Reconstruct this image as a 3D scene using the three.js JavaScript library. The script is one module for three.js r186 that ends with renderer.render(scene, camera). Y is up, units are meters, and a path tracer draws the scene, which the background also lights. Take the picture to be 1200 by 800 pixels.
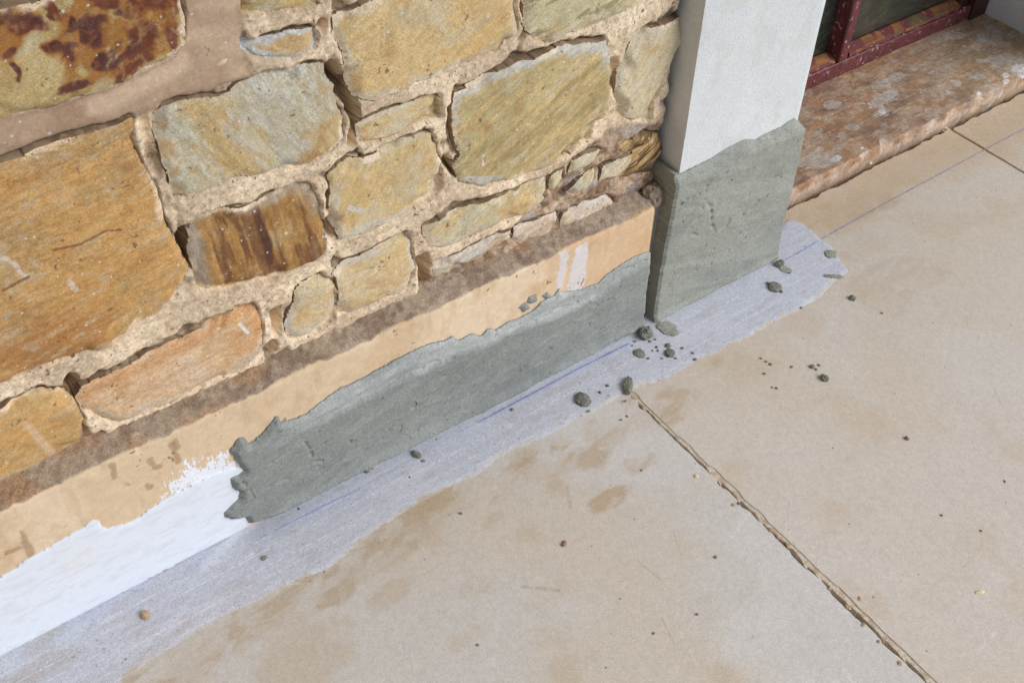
import * as THREE from 'three';
import { RoundedBoxGeometry } from 'three/addons/geometries/RoundedBoxGeometry.js';
import { mergeGeometries } from 'three/addons/utils/BufferGeometryUtils.js';

// ───────── camera, sky, sun, exposure ─────────
const scene = new THREE.Scene();
const renderer = new THREE.WebGLRenderer({ antialias: true });
renderer.toneMapping = THREE.LinearToneMapping;
renderer.toneMappingExposure = 2.1;
renderer.shadowMap.enabled = true;
const camera = new THREE.PerspectiveCamera(34.278, 1024 / 682, 0.05, 400);
camera.position.set(0, 1.5, 1.09);
camera.rotation.order = 'YXZ';
camera.rotation.set(-45.394 * Math.PI / 180, -36.3042 * Math.PI / 180, 1.264 * Math.PI / 180);
camera.updateMatrixWorld(true);
{ // overcast sky, brighter towards the zenith
  const W = 64, H = 32, d = new Float32Array(W * H * 4);
  for (let j = 0; j < H; j++) for (let i = 0; i < W; i++) {
    const el = ((j + 0.5) / H - 0.5) * Math.PI, s = Math.max(0, Math.sin(el));
    const L = 0.46 * (1 + 0.75 * s) / 1.75, k = (j * W + i) * 4;
    d[k] = L * 0.88; d[k + 1] = L * 1.0; d[k + 2] = L * 1.3; d[k + 3] = 1;
  }
  const t = new THREE.DataTexture(d, W, H, THREE.RGBAFormat, THREE.FloatType);
  t.mapping = THREE.EquirectangularReflectionMapping; t.magFilter = THREE.LinearFilter; t.needsUpdate = true;
  scene.background = t; scene.environment = t;
}
const sun = new THREE.DirectionalLight(new THREE.Color(1, 0.99, 0.985), 1.5);
sun.position.set(3.6, 3.6, 3.6); sun.target.position.set(0.8, 0, 0);
sun.castShadow = true; sun.shadow.radius = 75; sun.shadow.mapSize.set(2048, 2048);
Object.assign(sun.shadow.camera, { left: -3, right: 3, top: 3, bottom: -3, near: 0.1, far: 20 });
scene.add(sun, sun.target);

// ───────── helpers ─────────
let seed = 12345;
const rnd = () => { seed = (seed * 1664525 + 1013904223) >>> 0; return seed / 4294967296; };
const rr = (a, b) => a + (b - a) * rnd();
const clamp = (x, a = 0, b = 1) => x < a ? a : x > b ? b : x;
const ss = (a, b, x) => { const t = clamp((x - a) / (b - a)); return t * t * (3 - 2 * t); };
const lerp = (a, b, t) => a + (b - a) * t;
const LAT = new Float32Array(65536);
for (let i = 0; i < 65536; i++) LAT[i] = rnd();
function vn(x, y) { // value noise 0..1
  const xi = Math.floor(x), yi = Math.floor(y); let fx = x - xi, fy = y - yi;
  fx = fx * fx * (3 - 2 * fx); fy = fy * fy * (3 - 2 * fy);
  const x0 = xi & 255, x1 = (xi + 1) & 255, y0 = (yi & 255) << 8, y1 = ((yi + 1) & 255) << 8;
  const a = LAT[y0 | x0], b = LAT[y0 | x1], c = LAT[y1 | x0], d = LAT[y1 | x1];
  return a + (b - a) * fx + (c - a + (a - b - c + d) * fx) * fy;
}
function fbm(x, y, n = 4) { let s = 0, a = 0.5, t = 0; for (let i = 0; i < n; i++) { s += a * vn(x, y); t += a; a *= 0.5; x = x * 2.03 + 17.3; y = y * 2.03 + 31.7; } return s / t; }
const hsh = (i, j) => { let h = Math.imul(i, 374761393) ^ Math.imul(j, 668265263); h = Math.imul(h ^ (h >>> 13), 1274126177); h ^= h >>> 16; return (h >>> 8) / 16777216; };
const ridge = (x, y, n = 4) => 1 - Math.abs(fbm(x, y, n) * 2 - 1);
const S2L = (v) => { v /= 255; return v <= 0.04045 ? v / 12.92 : Math.pow((v + 0.055) / 1.055, 2.4); };
const mixc = (c, d, t) => { c[0] += (d[0] - c[0]) * t; c[1] += (d[1] - c[1]) * t; c[2] += (d[2] - c[2]) * t; };
const col = (c) => new THREE.Color(S2L(c[0]), S2L(c[1]), S2L(c[2]));

// photo pixel (1200 x 800) -> point on a plane x, y or z = value
const FPX = 400 / Math.tan(34.278 * Math.PI / 360);
const AX = { x: 0, y: 1, z: 2 };
function at(px, py, axis, val) {
  const d = new THREE.Vector3((px - 600) / FPX, -(py - 400) / FPX, -1).applyQuaternion(camera.quaternion);
  const k = AX[axis], t = (val - camera.position.getComponent(k)) / d.getComponent(k);
  return camera.position.clone().addScaledVector(d, t);
}
const onWall = (pts, z) => pts.map(([a, b]) => { const p = at(a, b, 'z', z); return [p.x, p.y]; });
const onFloor = (pts, y = 0) => pts.map(([a, b]) => { const p = at(a, b, 'y', y); return [p.x, p.z]; });

function roughen(poly, step, amp, freq, sd = 0) { // resample an outline and jag it
  const out = [], n = poly.length;
  for (let i = 0; i < n; i++) {
    const [x0, y0] = poly[i], [x1, y1] = poly[(i + 1) % n], L = Math.hypot(x1 - x0, y1 - y0), k = Math.max(1, Math.round(L / step));
    for (let j = 0; j < k; j++) {
      const t = j / k, x = lerp(x0, x1, t), y = lerp(y0, y1, t);
      const a = (fbm(x * freq + sd, y * freq, 3) - 0.5) * 2 * amp, b = (fbm(x * freq + 50 + sd, y * freq + 90, 3) - 0.5) * 2 * amp;
      out.push([x + a, y + b]);
    }
  }
  return out;
}
function breakEdges(poly, step, amp) { // straight chips between jittered points
  const out = [], n = poly.length;
  for (let i = 0; i < n; i++) {
    const [x0, y0] = poly[i], [x1, y1] = poly[(i + 1) % n], L = Math.hypot(x1 - x0, y1 - y0), k = Math.max(1, Math.round(L / step));
    for (let j = 0; j < k; j++) { const t = j / k, r = (hsh(Math.round((x0 + t * (x1 - x0)) * 9000), Math.round((y0 + t * (y1 - y0)) * 9000)) - .5) * 2 * amp; out.push([lerp(x0, x1, t) - (y1 - y0) / L * r, lerp(y0, y1, t) + (x1 - x0) / L * r]); }
  }
  return out;
}
function smoothPoly(poly, it = 1) { // one Chaikin pass rounds the corners
  for (let k = 0; k < it; k++) {
    const o = [], n = poly.length;
    for (let i = 0; i < n; i++) { const a = poly[i], b = poly[(i + 1) % n]; o.push([a[0] * .9 + b[0] * .1, a[1] * .9 + b[1] * .1], [a[0] * .1 + b[0] * .9, a[1] * .1 + b[1] * .9]); }
    poly = o;
  }
  return poly;
}
function sdfPoly(poly, x, y, near) { // positive inside; near receives the nearest boundary point
  let d2 = 1e9, inside = false; const n = poly.length;
  for (let i = 0, j = n - 1; i < n; j = i++) {
    const ax = poly[j][0], ay = poly[j][1], bx = poly[i][0], by = poly[i][1], ex = bx - ax, ey = by - ay, wx = x - ax, wy = y - ay;
    const t = clamp((wx * ex + wy * ey) / (ex * ex + ey * ey + 1e-12)), qx = wx - ex * t, qy = wy - ey * t, q = qx * qx + qy * qy;
    if (q < d2) { d2 = q; if (near) { near[0] = ax + ex * t; near[1] = ay + ey * t; } }
    if ((by > y) !== (ay > y) && x < (ax - bx) * (y - by) / (ay - by) + bx) inside = !inside;
  }
  return inside ? Math.sqrt(d2) : -Math.sqrt(d2);
}
const bbox = (p) => { let a = 1e9, b = 1e9, c = -1e9, d = -1e9; for (const [x, y] of p) { a = Math.min(a, x); b = Math.min(b, y); c = Math.max(c, x); d = Math.max(d, y); } return [a, b, c, d]; };
function segDist(pts, x, y) { let m = 1e9; for (let i = 0; i + 1 < pts.length; i++) { const [ax, ay] = pts[i], [bx, by] = pts[i + 1], ex = bx - ax, ey = by - ay, t = clamp(((x - ax) * ex + (y - ay) * ey) / (ex * ex + ey * ey + 1e-12)); m = Math.min(m, Math.hypot(x - ax - ex * t, y - ay - ey * t)); } return m; }

// A solid with a modelled front: a grid clipped to an outline, raised by h(u, v, edgeDistance), with a skirt back to `back`.
// frame 'wall': u = x, v = y, height = z;   frame 'floor': u = x, v = z, height = y
function relief(poly, cell, h, back, frame, uv, opt = {}) {
  const [x0, y0, x1, y1] = bbox(poly), nx = Math.ceil((x1 - x0) / cell) + 2, ny = Math.ceil((y1 - y0) / cell) + 2;
  const S = new Float32Array(nx * ny), NX = new Float32Array(nx * ny), NY = new Float32Array(nx * ny), near = [0, 0];
  for (let j = 0; j < ny; j++) for (let i = 0; i < nx; i++) {
    const k = j * nx + i; S[k] = sdfPoly(poly, x0 + (i - .5) * cell, y0 + (j - .5) * cell, near); NX[k] = near[0]; NY[k] = near[1];
  }
  const id = new Int32Array(nx * ny).fill(-1), P = [], U = [], I = [], C = [];
  const wall = frame === 'wall';
  const put = (u, v, w, du = 0, dv = 0, d = 0) => {
    if (wall) P.push(u, v, w); else P.push(u, w, v);
    const t = uv(u + du, v + dv, w); U.push(t[0], t[1]);
    if (opt.color) { const c = opt.color(u, v, d); C.push(c[0], c[1], c[2]); }
    return P.length / 3 - 1;
  };
  const node = (i, j) => {
    const k = j * nx + i; if (id[k] >= 0) return id[k];
    let u = x0 + (i - .5) * cell, v = y0 + (j - .5) * cell, d = S[k];
    if (d < cell * .35) { u = NX[k]; v = NY[k]; d = 0; }
    return id[k] = put(u, v, h(u, v, d), 0, 0, d);
  };
  const edges = new Map();
  const edge = (a, b) => { const k = b * 4000000 + a; if (edges.has(k)) edges.delete(k); else edges.set(a * 4000000 + b, [a, b]); };
  const tri = (a, b, c) => { if (a === b || b === c || a === c) return; I.push(a, b, c); edge(a, b); edge(b, c); edge(c, a); };
  for (let j = 0; j + 1 < ny; j++) for (let i = 0; i + 1 < nx; i++) {
    const m = (S[j * nx + i] + S[j * nx + i + 1] + S[(j + 1) * nx + i] + S[(j + 1) * nx + i + 1]) / 4;
    if (m <= 0) continue;
    const a = node(i, j), b = node(i + 1, j), c = node(i + 1, j + 1), d = node(i, j + 1);
    tri(a, b, c); tri(a, c, d);
  }
  const nFace = I.length;
  // skirt
  const low = new Map();
  const down = (a) => {
    if (low.has(a)) return low.get(a);
    const u = P[a * 3], v = wall ? P[a * 3 + 1] : P[a * 3 + 2], w = wall ? P[a * 3 + 2] : P[a * 3 + 1];
    const ids = []; const rings = [0, ...(opt.rings || [1])];
    for (const r of rings) { const ww = lerp(w, back, r); const od = opt.out ? opt.out(u, v) : [0, 0]; ids.push(put(u, v, ww, od[0] * (w - ww), od[1] * (w - ww), -1)); if (opt.sideUV) { U[U.length - 2] = (u + v) * 3; U[U.length - 1] = ww * 3; } }
    low.set(a, ids); return ids;
  };
  for (const [a, b] of edges.values()) {
    const A = down(a), B = down(b); let pa = A[0], pb = B[0];
    for (let r = 1; r < A.length; r++) { I.push(pb, pa, A[r], pb, A[r], B[r]); pa = A[r]; pb = B[r]; }
  }
  if (!wall) for (let i = 0; i < I.length; i += 3) { const t = I[i]; I[i] = I[i + 1]; I[i + 1] = t; }
  const g = new THREE.BufferGeometry();
  g.setAttribute('position', new THREE.Float32BufferAttribute(P, 3));
  g.setAttribute('uv', new THREE.Float32BufferAttribute(U, 2));
  if (opt.color) g.setAttribute('color', new THREE.Float32BufferAttribute(C, 3));
  g.setIndex(I); g.computeVertexNormals();
  if (opt.sideUV) { g.addGroup(0, nFace, 0); g.addGroup(nFace, I.length - nFace, 1); }
  return g;
}

function tex(W, H, f, srgb = true) { // f(i, j) -> [r, g, b] in sRGB 0..255; row 0 is v = 0
  const d = new Uint8Array(W * H * 4);
  for (let j = 0; j < H; j++) for (let i = 0; i < W; i++) { const c = f(i, j), k = (j * W + i) * 4; d[k] = clamp(c[0], 0, 255); d[k + 1] = clamp(c[1], 0, 255); d[k + 2] = clamp(c[2], 0, 255); d[k + 3] = c.length > 3 ? c[3] : 255; }
  const t = new THREE.DataTexture(d, W, H, THREE.RGBAFormat); t.magFilter = THREE.LinearFilter; t.minFilter = THREE.LinearMipmapLinearFilter; t.generateMipmaps = true;
  if (srgb) t.colorSpace = THREE.SRGBColorSpace; t.needsUpdate = true; return t;
}
const taken = {};
function numbered(n) { const k = taken[n] = (taken[n] ?? -1) + 1; return k ? n + '_' + String(k).padStart(3, '0') : n; }
function mesh(name, g, m, parent) { const o = new THREE.Mesh(g, m); o.name = parent ? name : numbered(name); o.castShadow = o.receiveShadow = true; (parent || scene).add(o); return o; }
function tag(o, label, category, group) { o.userData.label = label; o.userData.category = category; o.userData.kind = 'thing'; if (group) o.userData.group = group; return o; }
function group(name, label, category, grp) { const o = new THREE.Group(); o.name = numbered(name); scene.add(o); return tag(o, label, category, grp); }
function structure(o) { o.userData.kind = 'structure'; return o; }
const box = (x0, x1, y0, y1, z0, z1, r = 0.003) => { const g = new RoundedBoxGeometry(x1 - x0, y1 - y0, z1 - z0, 2, r); g.translate((x0 + x1) / 2, (y0 + y1) / 2, (z0 + z1) / 2); return g; };
const metreUV = (g, s = 1) => { // box-projected uv in metres
  const p = g.attributes.position, n = g.attributes.normal, u = [];
  for (let i = 0; i < p.count; i++) { const ax = Math.abs(n.getX(i)), ay = Math.abs(n.getY(i)), az = Math.abs(n.getZ(i)); if (az >= ax && az >= ay) u.push(p.getX(i) * s, p.getY(i) * s); else if (ax >= ay) u.push(p.getZ(i) * s, p.getY(i) * s); else u.push(p.getX(i) * s, p.getZ(i) * s); }
  g.setAttribute('uv', new THREE.Float32BufferAttribute(u, 2)); return g;
};

// ───────── ground and concrete floor ─────────
const groundTex = tex(256, 256, (i, j) => { const n = fbm(i / 24, j / 24, 4), f = vn(i / 1.5, j / 1.5); const c = [150, 148, 142]; mixc(c, [128, 124, 114], ss(.4, .65, n)); const k = .85 + .3 * f; return [c[0] * k, c[1] * k, c[2] * k]; });
groundTex.wrapS = groundTex.wrapT = THREE.RepeatWrapping; groundTex.repeat.set(60, 60);
{ const g = new THREE.PlaneGeometry(160, 160); g.rotateX(-Math.PI / 2); g.translate(0, -0.14, 0); structure(mesh('ground', g, new THREE.MeshStandardMaterial({ map: groundTex, roughness: 1 }))); }

const floor = new THREE.Group(); floor.name = 'concrete_floor'; scene.add(floor); structure(floor);
const J1 = 0.977, J2 = 2.145, FZ0 = -0.12, FZ1 = 1.28;
const stainTrail = onFloor([[170, 790], [300, 725], [400, 665], [500, 600], [560, 575], [640, 530], [720, 490], [800, 470]]);
const stainBits = [[505, 597, 16, .8], [470, 640, 30, .7], [380, 690, 34, .8], [300, 730, 40, .8], [540, 690, 18, .3], [690, 540, 30, .8], [660, 560, 22, .5], [725, 583, 17, .9], [760, 540, 20, .5], [795, 470, 34, .7], [230, 775, 40, .7], [600, 545, 14, .5], [850, 425, 22, .6], [1010, 245, 55, .75], [960, 250, 40, .8], [985, 300, 18, .6], [575, 610, 12, .3], [450, 690, 30, .4], [640, 700, 26, .2], [1050, 330, 50, .3], [900, 430, 22, .35], [1010, 205, 30, .7], [1090, 175, 30, .6], [860, 700, 40, .15], [1130, 640, 60, .15]]
  .map(([x, y, r, a]) => { const p = at(x, y, 'y', 0), q = at(x + r, y, 'y', 0); return [p.x, p.z, p.distanceTo(q) * .8, a]; });
const pitDots = []; for (let i = 0; i < 260; i++) pitDots.push([rr(-.2, 3.2), rr(-.05, 1.2), rr(.0006, .0016)]);
const fgrid = new Map(); for (const p of pitDots) { const k = Math.floor(p[0] / .02) + '_' + Math.floor(p[1] / .02); fgrid.set(k, p); }
const scuffs = []; for (let i = 0; i < 150; i++) { const x = rr(-.1, 2.6), z = rr(.03, 1.15), a = rr(0, 3.14), L = rr(.01, .08); scuffs.push({ x, z, p: [[x, z], [x + Math.cos(a) * L, z + Math.sin(a) * L * .7]], w: rr(.001, .0035), a: rr(.15, .5), c: rnd() < .55 ? [216, 211, 204] : rnd() < .6 ? [158, 142, 122] : [150, 148, 146] }); }
function floorColour(x, z) {
  const wob = (fbm(x * 9 + 3, z * 9, 4) - .5) * .16, n = fbm(x * 3.1 + 7, z * 3.1 + 2, 5), m = fbm(x * 11 + 40, z * 11, 4), f = hsh(Math.round(x * 1300), Math.round(z * 1300)), f2 = fbm(x * 150, z * 150, 3);
  const c = [196, 191, 183];
  mixc(c, [197, 186, 170], ss(.42, .66, n) * .85);
  mixc(c, [202, 199, 195], ss(.5, .72, fbm(x * 5 + 80, z * 5 + 11, 4)) * .6);
  mixc(c, [184, 163, 136], ss(.56, .74, m) * .38);
  if (x > J1) mixc(c, [200, 183, 162], .42);
  if (x > J2) mixc(c, [192, 170, 142], .4);
  // tan sill dust and mud dried by the threshold and along the coating strip
  let st = 0; for (const [sx, sz, r, a] of stainBits) { const dx = x - sx, dz = z - sz; if (Math.abs(dx) < r * 3 && Math.abs(dz) < r * 2) { const q = Math.hypot(dx * .6 + wob * .2, dz * 1.25 + wob * .35) / r; st = Math.max(st, a * ss(1.15, .55, q + (m - .5) * 2.6)); } }
  const tr = segDist(stainTrail, x, z) + wob * .25; st = Math.max(st, ss(.05, .012, tr) * ss(.42, .6, fbm(x * 14, z * 30 + x * 12, 4)) * .8);
  st *= .35 + .65 * ss(.4, .6, fbm(x * 26 + z * 14, z * 60 + 9, 4));
  mixc(c, [174, 149, 118], st * .72);
  if (z < .07 && x > 1.47) mixc(c, [190, 164, 132], ss(.36, .6, n + .05) * ss(.07, -.0, z + wob * .5) * .62);
  const k = 1 + (f - .5) * .16 + (f2 - .5) * .07;
  let dark = 1; const pit = fgrid.get(Math.floor(x / .02) + '_' + Math.floor(z / .02)); if (pit && Math.hypot(x - pit[0], z - pit[1]) < pit[2]) dark = .6;
  for (const q of scuffs) if (Math.abs(x - q.x) < .12 && Math.abs(z - q.z) < .12) { const t = segDist(q.p, x, z) + (m - .5) * .006; if (t < q.w) { const a2 = q.a * ss(q.w, q.w * .3, t) * ss(.3, .6, f2); mixc(c, q.c, a2); } }
  return [c[0] * k * dark, c[1] * k * dark, c[2] * k * dark];
}
const floorBump = tex(512, 512, (i, j) => { const v = 120 + 70 * (fbm(i / 6, j / 6, 3) - .5) + 120 * (fbm(i / 60, j / 60, 3) - .5); return [v, v, v]; }, false);
floorBump.wrapS = floorBump.wrapT = THREE.RepeatWrapping; floorBump.repeat.set(3, 3);
function slab(xa, xb, W, H, edgeNoise, mirrored) {
  const t = tex(W, H, (i, j) => floorColour(lerp(xa, xb, i / (W - 1)), lerp(FZ0, FZ1, j / (H - 1))));
  t.wrapS = t.wrapT = THREE.MirroredRepeatWrapping;
  const z1 = 5.2, zA = mirrored ? -.086 : -.14, pts = [], st = .006;
  const L = edgeNoise[0], R = edgeNoise[1];
  const e = (z, s, a) => a * ((fbm(z * 55 + s, s, 4) - .5) * 2 + (fbm(z * 9 + s * 2, s, 2) - .5) * .5) - a * 1.6 * ss(.66, .8, vn(z * 38 + s, 3.3));
  for (let z = zA; z < z1; z += z < 1.6 ? st : .1) pts.push([xb + (R ? e(z, xb * 7, R) : 0), z]);
  for (let z = z1; z > zA; z -= z < 1.6 ? st : .1) pts.push([xa - (L ? e(z, xa * 13 + 5, L) : 0), z]);
  if (mirrored) for (let x = xa + .01; x < xb - .004; x += .006) pts.push([x, zA - .003 + (fbm(x * 45, 3, 4) - .5) * .012]);
  const wide = (z) => .0042 * clamp(z, -.1, 1.2);
  for (const p of pts) { if (R > .001 && p[0] > (xa + xb) / 2) p[0] -= wide(p[1]) - .0015; if (L > .001 && p[0] < (xa + xb) / 2) p[0] += wide(p[1]) - .0015; }
  const sh = new THREE.Shape(pts.map(([x, z]) => new THREE.Vector2(x, -z)));
  const g = new THREE.ExtrudeGeometry(sh, { depth: .1, bevelEnabled: true, bevelThickness: .0015, bevelSize: .0015, bevelOffset: -.0015, bevelSegments: 1 });
  g.rotateX(-Math.PI / 2); g.translate(0, -.1015, 0);
  const p = g.attributes.position, u = []; for (let i = 0; i < p.count; i++) u.push((p.getX(i) - xa) / (xb - xa), (p.getZ(i) - FZ0) / (FZ1 - FZ0)); g.setAttribute('uv', new THREE.Float32BufferAttribute(u, 2));
  return mesh('slab', g, new THREE.MeshStandardMaterial({ map: t, bumpMap: floorBump, bumpScale: .0006, roughness: .82 }), floor);
}
slab(-.19, J1 - .0046, 1536, 1792, [0, .0022]);
slab(J1 + .0044, J2 - .0024, 1536, 1792, [.0018, .0007], true);
slab(J2 + .0022, 3.31, 768, 896, [.0007, 0], true);
slab(-1.36, -.198, 512, 512, [0, 0]); slab(-2.53, -1.368, 256, 256, [0, 0]);
const sandTex = tex(256, 1024, (i, j) => { const n = fbm(i / 20, j / 20, 4), f = vn(i / 2, j / 2); const c = [200, 186, 167]; mixc(c, [178, 160, 138], ss(.5, .7, n)); mixc(c, [196, 170, 138], ss(.62, .75, fbm(i / 9 + 40, j / 9, 3)) * .7); const k = .86 + .28 * f; return [c[0] * k, c[1] * k, c[2] * k]; });
sandTex.wrapS = sandTex.wrapT = THREE.RepeatWrapping;
function jointFill(xc, w, yL, yR, name) { // packed sand, lower along one side
  const P = [], U = [], I = [], n = 22; let rows = 0;
  for (let z = -.14; z < 3; z += .005) { for (let i = 0; i <= n; i++) { const t = i / n, x = xc + (t - .5) * w; P.push(x, lerp(yL, yR, ss(.38, .43, t + (fbm(z * 60, 4, 4) - .5) * .2 + (hsh(Math.round(z * 70), 3) > .8 ? .12 : 0))) + (fbm(x * 120, z * 120, 3) - .5) * .0008, z); U.push(x * 6, z * 3); } rows++; }
  for (let r = 0; r + 1 < rows; r++) for (let i = 0; i < n; i++) { const a = r * (n + 1) + i; I.push(a, a + n + 1, a + 1, a + 1, a + n + 1, a + n + 2); }
  const g = new THREE.BufferGeometry(); g.setAttribute('position', new THREE.Float32BufferAttribute(P, 3)); g.setAttribute('uv', new THREE.Float32BufferAttribute(U, 2)); g.setIndex(I); g.computeVertexNormals();
  return mesh(name, g, new THREE.MeshStandardMaterial({ map: sandTex, roughness: 1 }), floor);
}
jointFill(J1, .034, -.022, -.0016, 'joint_sand'); jointFill(J2, .016, -.009, -.006, 'joint_sand');

// ───────── stone wall ─────────
const ZF = -0.045;
// each stone: outline in photo pixels, three colours, streak direction in degrees, streak amount, pale rim, height offset
const ST = [
  ['A', [[0, 9], [25, 5], [45, 1], [62, -8], [120, -28], [190, -50], [212, -52], [215, -10], [217, 10], [219, 34], [216, 50], [206, 66], [172, 80], [136, 102], [92, 116], [54, 130], [0, 140], [-62, 160], [-70, 90], [-60, 30]], [178, 152, 96], [196, 172, 118], [176, 140, 70], 25, .35, .1, .004],
  ['B', [[0, 193], [24, 182], [60, 168], [90, 160], [128, 153], [156, 139], [158, 154], [160, 180], [172, 204], [182, 218], [189, 234], [192, 258], [200, 274], [210, 286], [218, 304], [222, 316], [215, 330], [206, 348], [184, 370], [160, 382], [148, 394], [128, 406], [100, 418], [74, 426], [40, 438], [0, 452], [-70, 474], [-82, 380], [-76, 290], [-70, 220]], [194, 153, 92], [182, 152, 100], [196, 152, 92], 8, .75, .14, .006],
  ['C', [[4, 483], [26, 470], [50, 462], [78, 459], [86, 470], [98, 492], [104, 510], [102, 520], [70, 538], [40, 548], [0, 566], [-52, 592], [-60, 550], [-50, 508]], [201, 160, 96], [190, 158, 104], [210, 168, 108], 10, .3, .5, .002],
  ['D', [[96, 456], [112, 447], [148, 431], [176, 414], [200, 404], [240, 388], [280, 366], [298, 359], [306, 370], [309, 388], [308, 412], [280, 436], [243, 449], [203, 469], [142, 496], [124, 492], [100, 484], [88, 468]], [205, 174, 134], [202, 164, 118], [208, 186, 156], 6, .6, .25, 0],
  ['E', [[222, 265], [252, 251], [294, 243], [318, 228], [345, 219], [366, 219], [372, 232], [376, 250], [380, 275], [379, 298], [358, 310], [328, 324], [290, 336], [266, 341], [234, 341], [226, 316], [222, 290]], [150, 106, 52], [168, 126, 70], [112, 72, 42], 96, 1, .02, -.004],
  ['F', [[181, 139], [192, 128], [210, 120], [254, 114], [290, 96], [324, 86], [352, 80], [382, 75], [384, 90], [392, 102], [398, 120], [404, 140], [404, 162], [388, 178], [364, 192], [320, 202], [270, 212], [226, 232], [206, 234], [200, 214], [192, 198], [183, 176], [180, 158]], [186, 178, 148], [193, 162, 106], [196, 193, 176], 118, .55, .22, 0],
  ['G', [[280, 50], [312, 45], [340, 36], [366, 33], [372, 42], [368, 54], [344, 68], [320, 71], [296, 66], [284, 60]], [201, 168, 116], [206, 176, 122], [196, 176, 140], 10, .2, 1, -.004],
  ['H', [[284, -4], [285, 18], [320, 14], [366, 8], [378, -4], [384, -40], [330, -30], [286, -16]], [184, 172, 126], [196, 158, 92], [176, 172, 140], 15, .6, .2, -.003],
  ['I', [[394, 21], [424, 9], [460, 0], [500, -12], [560, -34], [604, -46], [607, -10], [609, 14], [611, 30], [607, 39], [594, 48], [586, 60], [564, 68], [536, 78], [512, 90], [488, 97], [476, 106], [440, 118], [416, 115], [408, 96], [404, 66], [397, 40]], [208, 178, 122], [200, 180, 138], [212, 172, 108], 20, .25, .42, .004],
  ['J', [[611, -30], [613, 10], [613, 28], [617, 38], [630, 48], [648, 50], [666, 40], [696, 30], [724, 18], [748, 4], [776, -10], [790, -50], [690, -42]], [194, 182, 140], [202, 186, 146], [178, 168, 128], 14, .7, .12, .002],
  ['K', [[418, 147], [430, 140], [456, 128], [484, 120], [512, 112], [516, 120], [517, 138], [496, 143], [480, 150], [466, 158], [426, 168], [418, 162]], [206, 178, 122], [200, 182, 142], [204, 172, 110], 12, .2, .5, -.004],
  ['L', [[536, 112], [560, 100], [592, 80], [622, 68], [652, 56], [684, 51], [710, 48], [713, 66], [715, 92], [715, 116], [712, 134], [698, 150], [692, 166], [660, 190], [636, 202], [600, 214], [570, 219], [544, 217], [536, 207], [533, 196], [541, 184], [537, 170], [531, 150], [532, 130]], [190, 168, 116], [180, 162, 112], [203, 174, 116], 30, 1, .1, .006],
  ['M', [[738, 60], [748, 44], [760, 36], [784, 26], [800, 22], [801, 46], [792, 62], [780, 96], [768, 121], [764, 144], [740, 141], [725, 136], [724, 112], [728, 86]], [208, 192, 152], [200, 182, 140], [204, 194, 168], 60, .3, .3, .002],
  ['N', [[385, 206], [400, 198], [412, 190], [440, 182], [460, 169], [484, 160], [506, 157], [511, 172], [518, 190], [518, 208], [516, 228], [504, 238], [480, 248], [440, 268], [420, 276], [400, 281], [393, 264], [388, 238]], [204, 174, 118], [198, 176, 130], [206, 168, 108], 50, .3, .34, .002],
  ['O', [[336, 393], [334, 382], [342, 360], [346, 342], [356, 332], [374, 325], [387, 329], [394, 338], [396, 356], [390, 374], [376, 386], [352, 397], [341, 400]], [206, 176, 124], [208, 188, 150], [204, 184, 146], 10, .25, .6, -.002],
  ['P', [[390, 321], [406, 311], [440, 292], [475, 276], [484, 288], [487, 312], [478, 337], [435, 361], [397, 378], [399, 358], [398, 338]], [206, 176, 122], [208, 186, 146], [202, 172, 116], 10, .4, .6, 0],
  ['Q', [[496, 267], [516, 258], [540, 246], [570, 236], [600, 226], [628, 214], [645, 208], [646, 218], [640, 234], [620, 250], [592, 262], [566, 272], [540, 282], [518, 290], [504, 288], [497, 278]], [194, 178, 136], [202, 172, 118], [196, 190, 160], 24, .8, .3, 0],
  ['R', [[510, 312], [530, 302], [560, 286], [584, 274], [600, 271], [600, 281], [580, 290], [556, 304], [532, 320], [508, 331]], [208, 196, 172], [196, 182, 150], [196, 180, 172], 24, .7, .4, -.002],
  ['S', [[604, 268], [624, 260], [654, 250], [656, 266], [640, 278], [610, 288], [600, 284]], [208, 188, 158], [196, 168, 138], [212, 196, 172], 20, .5, .3, .0],
  ['T', [[657, 266], [662, 252], [686, 239], [716, 230], [721, 240], [696, 257], [664, 272]], [210, 190, 158], [198, 190, 188], [204, 176, 140], 24, .6, .4, .0],
  ['U', [[666, 204], [672, 190], [688, 181], [705, 176], [701, 188], [686, 198]], [202, 190, 152], [196, 182, 140], [210, 196, 168], 30, .4, .3, .002],
  ['V', [[666, 227], [676, 214], [688, 204], [700, 198], [698, 211], [686, 222], [674, 228]], [200, 188, 152], [196, 182, 140], [206, 196, 168], 30, .4, .3, .0],
  ['W', [[702, 213], [708, 200], [724, 188], [741, 181], [737, 195], [720, 208]], [204, 188, 148], [190, 172, 126], [206, 190, 156], 30, .5, .3, .0],
  ['X', [[744, 163], [760, 157], [777, 158], [780, 176], [768, 204], [746, 210], [728, 214], [737, 199], [745, 182], [733, 180], [728, 175]], [164, 128, 74], [190, 154, 96], [104, 78, 48], 34, 1.3, .05, .004],
  ['Y', [[644, 225], [647, 207], [662, 198], [660, 211], [652, 222]], [204, 192, 160], [196, 182, 140], [210, 196, 168], 40, .4, .3, .0],
];
const stones = ST.map(([key, px, c1, c2, c3, ang, streak, rim, dz], i) => {
  const raw = onWall(px, ZF + dz), rb = bbox(raw), sz = clamp(Math.min(rb[2] - rb[0], rb[3] - rb[1]) / .1, .2, 1);
  const poly = roughen(breakEdges(raw, .016, .0028 * sz), .0035, .0009, 160, i * 7);
  return { key, poly, bb: bbox(poly), c1, c2, c3, a: ang * Math.PI / 180, streak, rim, dz, i };
});
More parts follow.
